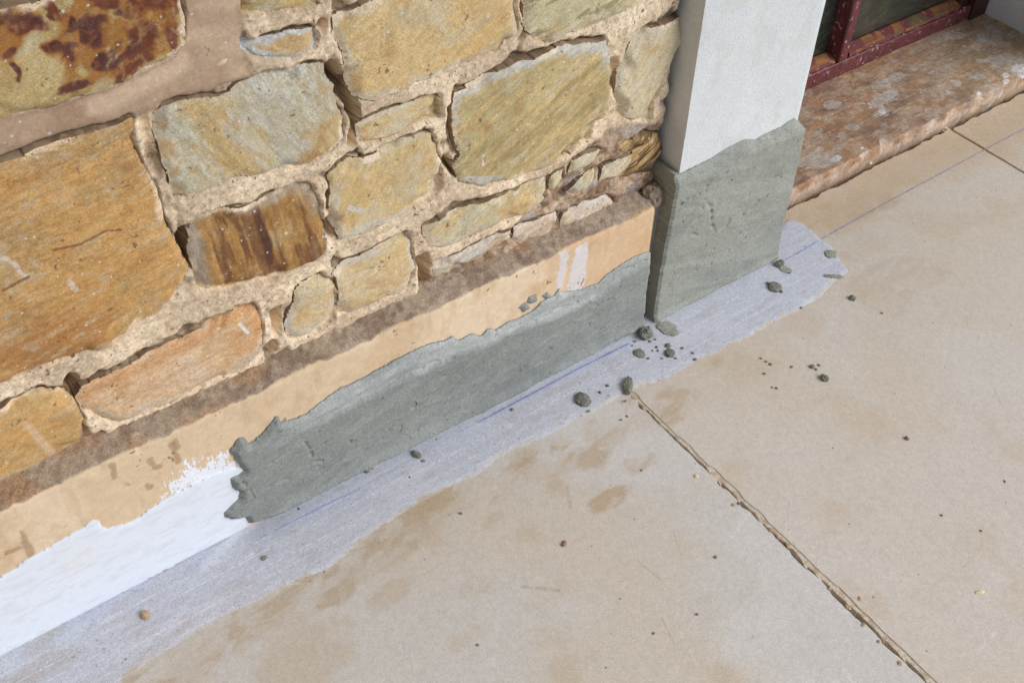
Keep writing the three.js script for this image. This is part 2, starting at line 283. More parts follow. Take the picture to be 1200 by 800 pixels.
{ // the wall goes on beyond the frame: more rubble above and to one side
  const inUse = (q) => stones.some((s) => s.bb[0] < q[2] + .01 && s.bb[2] > q[0] - .01 && s.bb[1] < q[3] + .01 && s.bb[3] > q[1] - .01);
  const names = ['B', 'F', 'I', 'L', 'D', 'N'];
  let y = .315;
  while (y < 1.42) {
    const h = rr(.12, .2); let x = -.88 + rr(-.03, .03);
    while (x < 1.1) {
      const w0 = rr(.16, .34); let w = 0;
      for (const f of [1, .7, .45]) { w = Math.min(w0 * f, 1.125 - x); if (w < .07 || !inUse([x, y, x + w, y + h])) break; w = 0; }
      if (w < .07) { x += .025; continue; }
      const q = [x, y, x + w, y + h]; x += w + rr(.018, .03);
      const j = () => rr(-.012, .012), p = [[q[0] + j(), q[1] + j()], [(q[0] + q[2]) / 2, q[1] + j() * .7], [q[2] + j(), q[1] + j()], [q[2] + j(), (q[1] + q[3]) / 2], [q[2] + j(), q[3] + j()], [(q[0] + q[2]) / 2, q[3] + j()], [q[0] + j(), q[3] + j()], [q[0] + j(), (q[1] + q[3]) / 2]];
      const nm = names[Math.floor(rnd() * names.length)], b = ST.find((s) => s[0] === nm), i = stones.length;
      const poly = roughen(smoothPoly(p), .006, .003, 90, i * 7);
      stones.push({ key: 'more', poly, bb: bbox(poly), c1: b[2], c2: b[3], c3: b[4], a: rr(0, .6), streak: b[6], rim: b[7], dz: rr(-.004, .006), i });
    }
    y += h + rr(.02, .03);
  }
}
// wall atlas: 1 mm texels over x -0.9..1.148, y 0.25..1.53
const AW = 2048, AH = 1280, AX0 = -.9, AY0 = .25, MM = .001;
const SID = new Int16Array(AW * AH).fill(-1), SD = new Float32Array(AW * AH);
for (const s of stones) {
  const i0 = Math.max(0, Math.floor((s.bb[0] - AX0) / MM)), i1 = Math.min(AW - 1, Math.ceil((s.bb[2] - AX0) / MM)), j0 = Math.max(0, Math.floor((s.bb[1] - AY0) / MM)), j1 = Math.min(AH - 1, Math.ceil((s.bb[3] - AY0) / MM));
  // distances on a 4 mm lattice are plenty for the rim; the inside test is per texel through interpolation
  const q = 3, nx = Math.ceil((i1 - i0) / q) + 2, ny = Math.ceil((j1 - j0) / q) + 2, D = new Float32Array(nx * ny);
  for (let b = 0; b < ny; b++) for (let a = 0; a < nx; a++) D[b * nx + a] = sdfPoly(s.poly, AX0 + (i0 + a * q) * MM, AY0 + (j0 + b * q) * MM);
  for (let j = j0; j <= j1; j++) for (let i = i0; i <= i1; i++) {
    const u = (i - i0) / q, v = (j - j0) / q, a = u | 0, b = v | 0, fu = u - a, fv = v - b, k = b * nx + a;
    const d = (D[k] * (1 - fu) + D[k + 1] * fu) * (1 - fv) + (D[k + nx] * (1 - fu) + D[k + nx + 1] * fu) * fv;
    if (d > 0) { SID[j * AW + i] = s.i; SD[j * AW + i] = d; }
  }
}
// mortar joints: how far to the stone above, below and to the sides (mm, capped)
const CAP = 70, UPD = new Uint8Array(AW * AH), DND = new Uint8Array(AW * AH), LTD = new Uint8Array(AW * AH), RTD = new Uint8Array(AW * AH);
for (let i = 0; i < AW; i++) { let d = CAP; for (let j = AH - 1; j >= 0; j--) { const k = j * AW + i; d = SID[k] >= 0 ? 0 : Math.min(CAP, d + 1); UPD[k] = d; } d = CAP; for (let j = 0; j < AH; j++) { const k = j * AW + i; d = SID[k] >= 0 ? 0 : Math.min(CAP, d + 1); DND[k] = d; } }
for (let j = 0; j < AH; j++) { let d = CAP; for (let i = 0; i < AW; i++) { const k = j * AW + i; d = SID[k] >= 0 ? 0 : Math.min(CAP, d + 1); LTD[k] = d; } d = CAP; for (let i = AW - 1; i >= 0; i--) { const k = j * AW + i; d = SID[k] >= 0 ? 0 : Math.min(CAP, d + 1); RTD[k] = d; } }
const W_ = (p) => onWall(p, ZF);
const pinkZone = W_([[217, -20], [285, -30], [284, 60], [300, 92], [250, 106], [205, 118], [160, 138], [90, 158], [55, 168], [0, 190], [-60, 215], [-60, 160], [0, 140], [54, 130], [136, 103], [206, 67], [219, 34]]);
const rubbleZone = W_([[596, 275], [650, 200], [720, 150], [790, 140], [800, 230], [770, 236], [700, 268], [600, 310], [505, 350], [500, 320]]);
const pinkBB = bbox(pinkZone), rubbleBB = bbox(rubbleZone);
const pinkBead = W_([[112, 128], [160, 102], [210, 76]]);
const holes = [ // px polyline, radius (m), depth (m): the gaps where pointing is missing
  [[[385, 78], [392, 94], [402, 107]], .0065, .06], [[[405, 110], [411, 126], [412, 140], [409, 164]], .005, .05], [[[214, 272], [218, 290], [223, 308]], .0075, .06],
  [[[322, 362], [322, 386]], .005, .03], [[[80, 440], [85, 458]], .006, .04], [[[520, 186], [531, 200]], .005, .04], [[[609, 0], [612, 30], [606, 42]], .004, .035],
  [[[166, 142], [171, 168], [182, 200]], .006, .012], [[[372, 24], [376, 30]], .004, .03], [[[382, 222], [384, 240]], .005, .015], [[[380, 258], [387, 270]], .005, .03], [[[716, 70], [718, 96]], .005, .018], [[[524, 122], [526, 150], [532, 172]], .006, .010], [[[492, 300], [494, 330]], .008, .03], [[[316, 400], [312, 420]], .006, .025], [[[112, 508], [104, 524]], .008, .03],
  [[[566, 284], [528, 304]], .004, .015], [[[640, 240], [660, 222], [690, 200], [712, 188]], .004, .018],
].map(([p, r, d]) => [onWall(p, ZF - .012), r, d]);
function mortarInfo(x, y, k) { // -> [z, cream 0..1, pink 0..1, recess grime and shade 0..1]
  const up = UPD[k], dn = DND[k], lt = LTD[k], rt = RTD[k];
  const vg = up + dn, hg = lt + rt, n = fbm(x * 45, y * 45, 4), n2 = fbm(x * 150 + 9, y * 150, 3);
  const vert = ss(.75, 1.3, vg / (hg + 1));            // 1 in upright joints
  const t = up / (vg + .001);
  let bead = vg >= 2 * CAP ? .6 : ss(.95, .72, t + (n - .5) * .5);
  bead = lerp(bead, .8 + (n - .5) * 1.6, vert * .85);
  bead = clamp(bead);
  const inB = (b) => x > b[0] - .03 && x < b[2] + .03 && y > b[1] - .03 && y < b[3] + .03;
  const pz = inB(pinkBB) ? ss(-.012, .008, sdfPoly(pinkZone, x, y) + (n - .5) * .01) : 0, rz = inB(rubbleBB) ? ss(-.006, .012, sdfPoly(rubbleZone, x, y) + (n - .5) * .02) : 0;
  let z = lerp(-.0605, -.046, bead);
  z = lerp(z, -.0475 - .003 * n, pz * .9);
  z = lerp(z, -.0505 + (n - .5) * .014, rz * .85);
  z += ((n2 - .5) * .005 + (n - .5) * .005) * (1 - pz * .85);
  for (const [p, r, d] of holes) { const [hx, hy] = p[0]; if (Math.abs(x - hx) > .16 || Math.abs(y - hy) > .16) continue; const q = segDist(p, x, y); if (q < r * 2.2) z -= d * ss(r * 1.7, r * .5, q + (n - .5) * r); }
  return [z, bead * (1 - pz) * (1 - rz * .75), pz, 1 - bead, rz];
}
const specks = []; for (let i = 0; i < 620; i++) specks.push([rr(-.1, 1.13), rr(.3, .95), rr(.0007, .0019)]);
const spg = new Map(); for (const s of specks) spg.set(Math.floor(s[0] / .01) * 1000 + Math.floor(s[1] / .01), s);
const lowPale = new Set(['C', 'D', 'O', 'P', 'N']);
const bTop = W_([[128, 402], [60, 400], [0, 420]]), scarB = W_([[0, 298], [14, 305], [22, 316], [26, 320]]), scarB2 = W_([[78, 326], [87, 337]]), crackB = W_([[58, 288], [92, 282], [122, 268], [140, 268]]), scarD = W_([[282, 381], [291, 391]]), scarC = W_([[29, 495], [45, 513], [62, 533]]), crackB2 = W_([[0, 336], [20, 325], [30, 320]]), scarN = W_([[410, 243], [424, 246]]), scarL = W_([[566, 182], [567, 194]]), flakeL = W_([[536, 208], [588, 204], [588, 214], [545, 218]]), crackF = W_([[262, 190], [270, 196]]);
const crust = [[[55, 5], [66, -30], [200, -48], [212, 0], [213, 30], [205, 52], [188, 62], [176, 66], [150, 84], [138, 98], [128, 84], [112, 92], [74, 94], [70, 72], [58, 62], [64, 36]], [[0, 14], [44, 2], [42, 22], [36, 36], [22, 58], [10, 84], [0, 70], [-60, 90], [-62, 40]]].map(W_);
const redBlots = [[76, 57, 17, 13], [160, 46, 17, 17], [110, 34, 17, 20], [156, 10, 18, 16], [78, 26, 12, 12], [92, 90, 24, 8], [122, 64, 12, 14], [160, 74, 22, 12], [148, 90, 14, 10], [198, 38, 12, 22], [26, 34, 20, 18], [8, 18, 12, 10], [6, 62, 14, 12], [10, 80, 6, 8], [185, -4, 20, 18], [120, -6, 18, 14], [30, 6, 14, 6], [60, 12, 8, 10]].map(([a, b, ra, rb]) => { const p = at(a, b, 'z', ZF), q = at(a + 1, b, 'z', ZF), m = p.distanceTo(q); return [p.x, p.y, ra * m, rb * m]; });
const bandsE = [[[303, 250], [308, 270], [314, 288], [318, 310]], [[324, 236], [332, 262], [338, 300]]].map(W_);
function stoneColour(s, x, y, d) {
  const ca = Math.cos(s.a), sa = Math.sin(s.a), o = s.i * 13.7, al = x * ca + y * sa, ac = -x * sa + y * ca;
  const n1 = fbm(x * 14 + o, y * 14, 5), n2 = fbm(al * 13 + o, ac * 75 + o, 4), n3 = fbm(x * 34 + o, y * 34 + 5, 4), f = hsh(Math.round(x * 1000), Math.round(y * 1000)), f2 = fbm(x * 200 + 5, y * 200, 2), f3 = fbm(al * 60, ac * 400 + o, 2), m3 = fbm(x * 160, y * 160, 3);
  const c = s.c1.slice(), lay = fbm(al * 7 + s.i * 5.3, ac * 26 + s.i * 5.3, 4), tone = hsh(Math.floor(lay * 8), s.i * 31);
  mixc(c, s.c2, ss(.4, .62, n1) * .9);
  mixc(c, s.c3, ss(.5, .66, n2) * .8 * Math.min(1, .4 + s.streak * .6));
  const gr = [194, 188, 170];
  mixc(c, gr, ss(.58, .76, fbm(al * 20 + o + 60, ac * 40, 4)) * (s.key === 'B' || s.key === 'D' ? .2 : s.key === 'F' ? .6 : .35));
  mixc(c, [166, 120, 66], ss(.6, .78, n3) * .38 * (s.key === 'F' || s.key === 'B' ? 1.3 : .8));
  if (s.key === 'A') { // dark red iron crust, broken by pale veins
    const w1 = (fbm(x * 30 + 3, y * 30, 4) - .5) * .05, w2 = (fbm(x * 30 + 43, y * 30 + 9, 4) - .5) * .05, v = ridge(x * 30 + 8, y * 30, 4), m9 = fbm(x * 55, y * 55, 4);
    let q = 0; for (const p of crust) q = Math.max(q, ss(-.004, .006, sdfPoly(p, x + w1 * .7, y + w2 * .7)));
    mixc(c, [158, 104, 46], q * ss(.36, .5, m9 + .04) * .9);
    let k = 0; for (const [bx, by, ra, rb] of redBlots) { const ex = (x - bx + w1 * .8) / ra, ey = (y - by + w2 * .8) / rb; if (ex * ex + ey * ey < 4) k = Math.max(k, ss(1.25, .62, Math.hypot(ex, ey) + (m9 - .5) * 1.3)); }
    k *= .5 + .5 * ss(.97, .84, v); mixc(c, [104, 50, 31], k * .95); mixc(c, [76, 42, 42], k * ss(.5, .6, fbm(x * 24 + 70, y * 24, 3)) * .7);
    
  } else if (s.key === 'E') {
    mixc(c, [112, 74, 40], ss(.52, .66, n2) * .5); mixc(c, [182, 142, 84], ss(.56, .66, fbm(al * 10 + 3, ac * 60 + 77, 3)) * .6);
    const q = segDist(bandsE[0], x, y) + (n3 - .5) * .008; mixc(c, [78, 46, 34], ss(.009, .003, q) * .85); const q2 = segDist(bandsE[1], x, y) + (n3 - .5) * .006; mixc(c, [186, 148, 90], ss(.008, .003, q2) * .5);
    mixc(c, [150, 138, 124], ss(.032, .02, x - s.bb[0] + (n1 - .5) * .03) * .8);
    mixc(c, [170, 156, 132], ss(.022, .004, d + (n1 - .5) * .03) * ss(.46, .6, (y - s.bb[1]) / (s.bb[3] - s.bb[1])) * .8);
  } else if (s.key === 'B') {
    const q = segDist(bTop, x, y); mixc(c, [162, 112, 60], ss(.1, .02, q + (n3 - .5) * .09) * .65 * ss(.4, .58, n3 + .06));
    mixc(c, [192, 182, 158], ss(.62, .74, fbm(al * 34 + 9, ac * 80 + 4, 4)) * .5);
    for (const p of [scarB, scarB2]) mixc(c, [212, 200, 186], ss(.0048, .002, segDist(p, x, y) + (f2 - .5) * .003) * .85);
    for (const p of [crackB, crackB2]) mixc(c, [118, 80, 44], ss(.0026, .0008, segDist(p, x, y) + (f2 - .5) * .002) * .8);
  } else if (s.key === 'D') mixc(c, [196, 140, 86], ss(.03, .008, d + (n1 - .5) * .03) * ss(.3, .6, (y - s.bb[1]) / (s.bb[3] - s.bb[1]) + (n1 - .5) * .4 - (x - .3) * .0) * .45);
  else if (s.key === 'X') { mixc(c, [82, 60, 40], ss(.5, .6, fbm(al * 20, ac * 170, 3)) * .9); mixc(c, [222, 190, 136], ss(.62, .7, fbm(al * 40 + 5, ac * 130 + 8, 3)) * .8); }
  else if (s.key === 'L') { mixc(c, [152, 132, 84], ss(.52, .66, fbm(al * 7 + 2, ac * 60 + 3, 4)) * .55); mixc(c, [196, 196, 188], ss(.02, .008, d + (n1 - .5) * .02) * ss(.62, .8, (y - s.bb[1] - (x - s.bb[0]) * .02) / (s.bb[3] - s.bb[1]) + (n1 - .5) * .2) * .8); const q = sdfPoly(flakeL, x, y) + (n3 - .5) * .005; mixc(c, [190, 186, 176], ss(-.001, .002, q) * .85); mixc(c, [226, 222, 212], ss(.003, .001, segDist(scarL, x, y)) * .9); }
  else if (s.key === 'J') mixc(c, [120, 110, 78], ss(.6, .68, fbm(al * 18, ac * 90, 3)) * .55);
  else if (s.key === 'C') mixc(c, [214, 190, 160], ss(.0075, .003, segDist(scarC, x, y) + (f2 - .5) * .003) * .7);
  if (s.key === 'D') mixc(c, [226, 224, 224], ss(.0036, .0018, segDist(scarD, x, y)) * .95);
  if (s.key === 'N') mixc(c, [200, 200, 196], ss(.006, .002, segDist(scarN, x, y) + (f2 - .5) * .004) * .8);
  if (lowPale.has(s.key)) { const b = (y - s.bb[1]) / (s.bb[3] - s.bb[1]) ; mixc(c, [208, 194, 170], ss(.018, .006, d + (n1 - .5) * .026) * ss(.6, .3, b + (n1 - .5) * .4) * .65); }
  mixc(c, [194, 191, 180], ss(.012, .004, d + (n1 - .5) * .026 + (n3 - .5) * .016) * s.rim * 1.15 * (.25 + .75 * ss(.4, .56, fbm(x * 11 + o + 33, y * 11, 3))));
  mixc(c, tone > .5 ? [206, 180, 134] : [168, 134, 88], Math.abs(tone - .5) * .36 * Math.min(1, .3 + s.streak));
  { const sm = fbm(x * 16 + 90, y * 16 + 7, 4); mixc(c, [230, 208, 174], ss(.009, .003, d + (n3 - .5) * .014 + (m3 - .5) * .006) * ss(.5, .6, sm) * .85 * clamp((Math.min(s.bb[2] - s.bb[0], s.bb[3] - s.bb[1]) - .03) / .06)); }
  const m4 = fbm(x * 110 + 3, y * 110 + o, 3);
  mixc(c, [208, 200, 180], ss(.58, .7, m4) * .14); mixc(c, [150, 116, 72], ss(.42, .32, m4) * .1);
  const k = 1 + (f - .5) * .2 + (f2 - .5) * .1 + (f3 - .5) * .16 * Math.min(1, .3 + s.streak);
  { const g = s.key === 'B' || s.key === 'D' || s.key === 'C' ? .97 : 1; c[0] *= k * 1.035; c[1] *= k * 1.045 * g; c[2] *= k * 1.075 * g * g; }
  if (vn(x * 330 + 70, y * 330) * vn(x * 75, y * 75 + 60) > .72) mixc(c, [96, 72, 46], .55);
  return c;
}
const mortarZ = new Float32Array(AW * AH);
const bumpD = new Uint8Array(AW * AH);
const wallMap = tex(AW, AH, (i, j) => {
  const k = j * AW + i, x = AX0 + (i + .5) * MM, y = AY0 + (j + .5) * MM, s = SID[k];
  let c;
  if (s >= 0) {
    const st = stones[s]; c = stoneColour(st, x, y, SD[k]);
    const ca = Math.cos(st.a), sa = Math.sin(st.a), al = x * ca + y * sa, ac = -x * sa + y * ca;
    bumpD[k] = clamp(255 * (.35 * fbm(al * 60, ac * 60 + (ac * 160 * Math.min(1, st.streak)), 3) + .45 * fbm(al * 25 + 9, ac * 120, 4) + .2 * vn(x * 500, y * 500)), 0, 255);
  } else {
    const [z, cream, pink, dirtShade, rz] = mortarInfo(x, y, k); mortarZ[k] = z;
    const n = fbm(x * 60, y * 60, 4), f = vn(x * 520, y * 520), f2 = vn(x * 210, y * 210), m = fbm(x * 18 + 4, y * 18, 4);
    c = [156, 134, 108]; mixc(c, [124, 102, 78], ss(.45, .65, n) * .7); mixc(c, [150, 140, 128], ss(.5, .7, m) * .6);  // joint recesses browner: grime, with the shade of the recess mixed in
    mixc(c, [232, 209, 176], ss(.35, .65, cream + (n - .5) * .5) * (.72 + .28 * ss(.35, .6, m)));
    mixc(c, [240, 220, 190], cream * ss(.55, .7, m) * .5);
    if (pink > .02) { const q = [188, 160, 132]; mixc(q, [206, 180, 150], ss(.5, .64, fbm(x * 9 + 3, y * 24, 3)) * .9); mixc(q, [172, 140, 112], ss(.5, .7, m) * .7); mixc(q, [216, 188, 158], ss(.02, .006, segDist(pinkBead, x, y) + (m - .5) * .016) * .9); mixc(c, q, pink); }
    if (rz > .02) { const q = [186, 160, 136]; mixc(q, [146, 118, 92], ss(.48, .64, n)); mixc(q, [170, 164, 160], ss(.56, .66, fbm(x * 22 + 5, y * 30, 4)) * .8); mixc(q, [214, 188, 152], ss(.6, .7, fbm(x * 34 + 8, y * 50, 4)) * .8); mixc(c, q, rz * .85); }
    const kk = 1 + ((f - .5) * .22 + (f2 - .5) * .16) * (1 - pink * .6); c = [c[0] * kk, c[1] * kk, c[2] * kk];
    if (vn(x * 300 + 20, y * 300) > .915 + pink * .06) mixc(c, [96, 74, 58], .7);
    bumpD[k] = clamp(255 * (.5 + (.5 * n + .3 * f2 + .2 * f - .5) * (1 - pink * .75)), 0, 255);
  }
  const sp = spg.get(Math.floor(x / .01) * 1000 + Math.floor(y / .01)); if (sp && Math.hypot(x - sp[0], y - sp[1]) < sp[2]) mixc(c, [226, 226, 222], .8);
  return c;
});
const wallBump = tex(AW, AH, (i, j) => { const v = bumpD[j * AW + i]; return [v, v, v]; }, false);
const wallUV = (x, y) => [(x - AX0) / (AW * MM), (y - AY0) / (AH * MM)];
const stoneMat = new THREE.MeshStandardMaterial({ map: wallMap, bumpMap: wallBump, bumpScale: .0016, roughness: .88 });
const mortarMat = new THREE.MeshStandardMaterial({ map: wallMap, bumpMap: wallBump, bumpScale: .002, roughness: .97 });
const sideTex = tex(512, 512, (i, j) => { const n = fbm(i / 40, j / 40, 5), m = fbm(i / 12 + 5, j / 12, 4); const c = [166, 144, 116]; mixc(c, [128, 106, 80], ss(.42, .64, n) * .8); mixc(c, [188, 170, 142], ss(.55, .7, m) * .6); const k = .88 + .24 * hsh(i, j); return [c[0] * k, c[1] * k, c[2] * k]; }); sideTex.wrapS = sideTex.wrapT = THREE.RepeatWrapping;
const sideMat = new THREE.MeshStandardMaterial({ map: sideTex, roughness: .95 });
const wall = group('stone_wall', 'ochre rubble stone wall pointed with cream mortar above a tan plastered plinth', 'wall');
for (const s of stones) {
  const cuts = []; for (let c = 0; c < 9; c++) { const p = s.poly[Math.floor(rnd() * s.poly.length)], cx = (s.bb[0] + s.bb[2]) / 2 - p[0], cy = (s.bb[1] + s.bb[3]) / 2 - p[1], L = Math.hypot(cx, cy), ra = rr(-.7, .7), ux = (cx * Math.cos(ra) - cy * Math.sin(ra)) / L, uy = (cx * Math.sin(ra) + cy * Math.cos(ra)) / L; cuts.push([p[0], p[1], ux, uy, rr(.006, .022) * clamp(Math.min(s.bb[2] - s.bb[0], s.bb[3] - s.bb[1]) / .1, .15, 1), rr(.2, .5)]); }
  const seen = s.key !== 'more', ca = Math.cos(s.a), sa = Math.sin(s.a), tx = rr(-.03, .03), ty = rr(-.03, .03), mx = (s.bb[0] + s.bb[2]) / 2, my = (s.bb[1] + s.bb[3]) / 2, o = s.i * 5.3;
  const g = relief(s.poly, seen ? (Math.min(s.bb[2] - s.bb[0], s.bb[3] - s.bb[1]) < .06 ? .0018 : .0034) : .012, (x, y, d) => {
    const al = x * ca + y * sa, ac = -x * sa + y * ca;
    const lay = fbm(al * 7 + o, ac * 26 + o, 4), ter = Math.floor(lay * 8) / 8 + ss(.84, 1, (lay * 8) % 1) / 8;
    let z = ZF + s.dz + (x - mx) * tx + (y - my) * ty + (fbm(x * 16 + o, y * 16, 4) - .5) * .006 + (lerp(lay, ter, .9) - .5) * .013 * (.35 + .65 * Math.min(1, s.streak));
    { const wv = (fbm(x * 45, y * 45 + o, 3) - .5) * .008; for (const [qx, qy, ux, uy, L, sl] of cuts) { const t = L - ((x - qx) * ux + (y - qy) * uy) + wv, side = Math.abs(-(x - qx) * uy + (y - qy) * ux); if (t > 0 && side < L * 2.4) z -= Math.min(.007, t * sl * ss(L * 2.4, L * 1.6, side)); } }
    z -= .0042 * (1 - ss(0, .003 + .009 * vn(x * 40, y * 40 + o), d)) * (.35 + .65 * vn(x * 60 + 8, y * 60 + o));
    return z;
  }, -.125, 'wall', wallUV, { rings: [.1, .3, 1], sideUV: true });
  mesh('stone', g, [stoneMat, sideMat], wall);
}
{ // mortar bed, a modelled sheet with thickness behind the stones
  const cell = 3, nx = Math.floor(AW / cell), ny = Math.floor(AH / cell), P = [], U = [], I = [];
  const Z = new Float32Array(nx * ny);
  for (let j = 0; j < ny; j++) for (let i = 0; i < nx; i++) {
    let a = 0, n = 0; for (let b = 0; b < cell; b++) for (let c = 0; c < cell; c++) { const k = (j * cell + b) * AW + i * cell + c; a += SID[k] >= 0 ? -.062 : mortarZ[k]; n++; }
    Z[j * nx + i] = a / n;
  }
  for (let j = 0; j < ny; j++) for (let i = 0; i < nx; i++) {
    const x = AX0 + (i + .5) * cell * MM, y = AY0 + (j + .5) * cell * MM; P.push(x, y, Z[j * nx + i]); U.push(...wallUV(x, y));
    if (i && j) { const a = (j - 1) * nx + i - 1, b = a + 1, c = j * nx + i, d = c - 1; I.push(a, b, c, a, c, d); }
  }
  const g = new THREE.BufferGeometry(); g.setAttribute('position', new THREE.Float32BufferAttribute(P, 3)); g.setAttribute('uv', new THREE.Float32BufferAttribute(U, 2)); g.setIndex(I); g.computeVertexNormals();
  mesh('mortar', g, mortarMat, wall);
  const core = new THREE.BoxGeometry(2.06, 2.8, .2); core.translate(.12, 1.4, -.25);
  mesh('core', core, new THREE.MeshStandardMaterial({ color: col([120, 100, 80]), roughness: 1 }), wall);
  const up = new THREE.BoxGeometry(2.05, 1.27, .08); up.translate(.125, 2.164, -.1);
  mesh('upper_masonry', up, new THREE.MeshStandardMaterial({ color: col([196, 172, 134]), roughness: 1 }), wall);
}
// plinth: tan plaster face and a dusty ledge
const PX0 = -.995, PX1 = 1.106, PTOP = .288;
const prof = []; // [y, z, run]
{ let run = 0, last = null; const add = (y, z) => { if (last) run += Math.hypot(y - last[0], z - last[1]); prof.push([y, z, run]); last = [y, z]; };
  for (let y = -.02; y < PTOP - .006; y += .006) add(y, 0);
  add(PTOP - .006, -.0002); add(PTOP - .0025, -.0015); add(PTOP, -.005); add(PTOP + .001, -.012);
  for (let z = -.02; z > -.1; z -= .006) add(PTOP + .001 + (-z - .012) * .07, z); }
const PRUN = prof[prof.length - 1][2], RT = prof.find((p) => p[0] >= PTOP)[2];
const drips = [[[656, 296], [668, 291], [664, 316], [659, 338], [651, 339], [655, 316]], [[674, 290], [691, 282], [687, 316], [684, 342], [663, 344], [669, 316]]].map((p) => onWall(p, 0));
const smears = [[131, 545, 134, 559], [201, 520, 209, 540], [205, 515, 208, 524], [176, 538, 178, 543], [24, 622, 36, 650], [148, 567, 152, 568], [171, 569, 174, 571], [182, 548, 188, 546], [628, 365, 626, 372], [8, 647, 20, 643]].map(([a, b, c, d]) => onWall([[a, b], [c, d]], 0));
const feather = onWall([[196, 568], [225, 545], [255, 535], [285, 530], [290, 560], [230, 574], [205, 584]], 0);
const whiteEdge = [[0, 676], [12, 670], [30, 656], [48, 646], [66, 636], [80, 628], [94, 620], [108, 610], [115, 609], [120, 618], [128, 619], [152, 612], [168, 602], [188, 588], [208, 577], [240, 561], [272, 549], [300, 544]];
const pW = 2048, pH = 512;
const plinthMap = tex(pW, pH, (i, j) => {
  const x = lerp(PX0, PX1, i / (pW - 1)), r = j / (pH - 1) * PRUN, y = r - .02, n = fbm(x * 20, r * 20, 5), n2 = fbm(x * 7 + 5, r * 7, 4), f = hsh(i, j), f2 = fbm(x * 130, r * 130, 2), m = fbm(x * 70, r * 70, 3);
  let c = [220, 194, 160]; mixc(c, [230, 206, 174], ss(.45, .65, n2) * .8); mixc(c, [206, 176, 138], ss(.5, .72, n) * .5);
  mixc(c, [204, 160, 112], ss(.8, 1.05, x + (n - .5) * .3) * .45);
  mixc(c, [196, 162, 124], ss(.6, .7, fbm(x * 60, r * 14 + 4, 3)) * .2);
  for (const p of smears) { const q = segDist(p, x, y); if (q < .02) mixc(c, [160, 128, 92], ss(.0065, .002, q + (m - .5) * .009) * .55); }
  for (const p of drips) { const b = p.bb || (p.bb = bbox(p)); if (x > b[0] - .01 && x < b[2] + .01 && y > b[1] - .01 && y < b[3] + .02) mixc(c, [218, 212, 208], ss(-.001, .0015, sdfPoly(p, x, y) + (m - .5) * .008 + (vn(x * 300, r * 300) - .5) * .004) * .92); }
  { const q = sdfPoly(feather, x, y); if (q > -.02) mixc(c, [236, 240, 246], ss(.47, .56, m * .35 + vn(x * 330, r * 330) * .25 + vn(x * 600, r * 90) * .4 + q * 9 - .02)); }
  // dust and crumbs on the ledge
  const led = r - (RT - .003) + (fbm(x * 34, 5, 3) - .5) * .01 + (m - .5) * .007;
  if (led > -.01) { const q = [168, 151, 131]; mixc(q, [134, 114, 96], ss(.45, .62, n) * .7); mixc(q, [172, 154, 136], ss(.6, .72, fbm(x * 40 + 9, r * 60, 4)) * .75); mixc(q, [172, 134, 98], ss(.55, .7, fbm(x * 12 + 30, r * 20, 3)) * .6); const k = .72 + .42 * hsh(i + 7, j) + .16 * vn(x * 160, r * 160); q[0] *= k; q[1] *= k; q[2] *= k; mixc(c, q, ss(-.002, .003, led)); }
  const k = 1 + (f - .5) * .1 + (f2 - .5) * .07; c[0] *= k; c[1] *= k; c[2] *= k;
  if (vn(x * 260 + 31, r * 260) * vn(x * 40, r * 40) > .74) mixc(c, [120, 84, 56], .6);
  return c;
});
{ const P = [], U = [], I = [], st = .005, nx = Math.round((PX1 - PX0) / st), np = prof.length;
  for (let i = 0; i <= nx; i++) { const x = lerp(PX0, PX1, i / nx); for (let p = 0; p < np; p++) { const [y, z, r] = prof[p]; const led = ss(RT - .006, RT + .012, r); const e = ss(RT - .03, RT, r) * ss(RT + .03, RT, r);
    P.push(x, y + led * ((fbm(x * 50, z * 50, 4) - .45) * .0025 + ss(.72, .8, vn(x * 110, z * 110)) * .003) + e * (fbm(x * 30, 8, 3) - .5) * .0022, z + (1 - led) * (fbm(x * 11, y * 11, 4) - .5) * .003 - e * ss(.6, .75, fbm(x * 50, y * 50, 3)) * .003); U.push((x - PX0) / (PX1 - PX0), r / PRUN); } }
  for (let i = 0; i < nx; i++) for (let p = 0; p + 1 < np; p++) { const a = i * np + p, b = a + np; I.push(a, b, b + 1, a, b + 1, a + 1); }
  // end cap by the pillar
  const base = P.length / 3; P.push(PX1, -.02, -.12, PX1, PTOP, -.12); U.push(0.99, .1, .99, .5); const o = nx * np; for (let p = 0; p + 1 < np; p++) I.push(o + p, base, o + p + 1);
  const g = new THREE.BufferGeometry(); g.setAttribute('position', new THREE.Float32BufferAttribute(P, 3)); g.setAttribute('uv', new THREE.Float32BufferAttribute(U, 2)); g.setIndex(I); g.computeVertexNormals();
  mesh('plinth', g, new THREE.MeshStandardMaterial({ map: plinthMap, roughness: .95 }), wall).userData.label = 'tan plaster plinth with a dusty ledge on top'; }
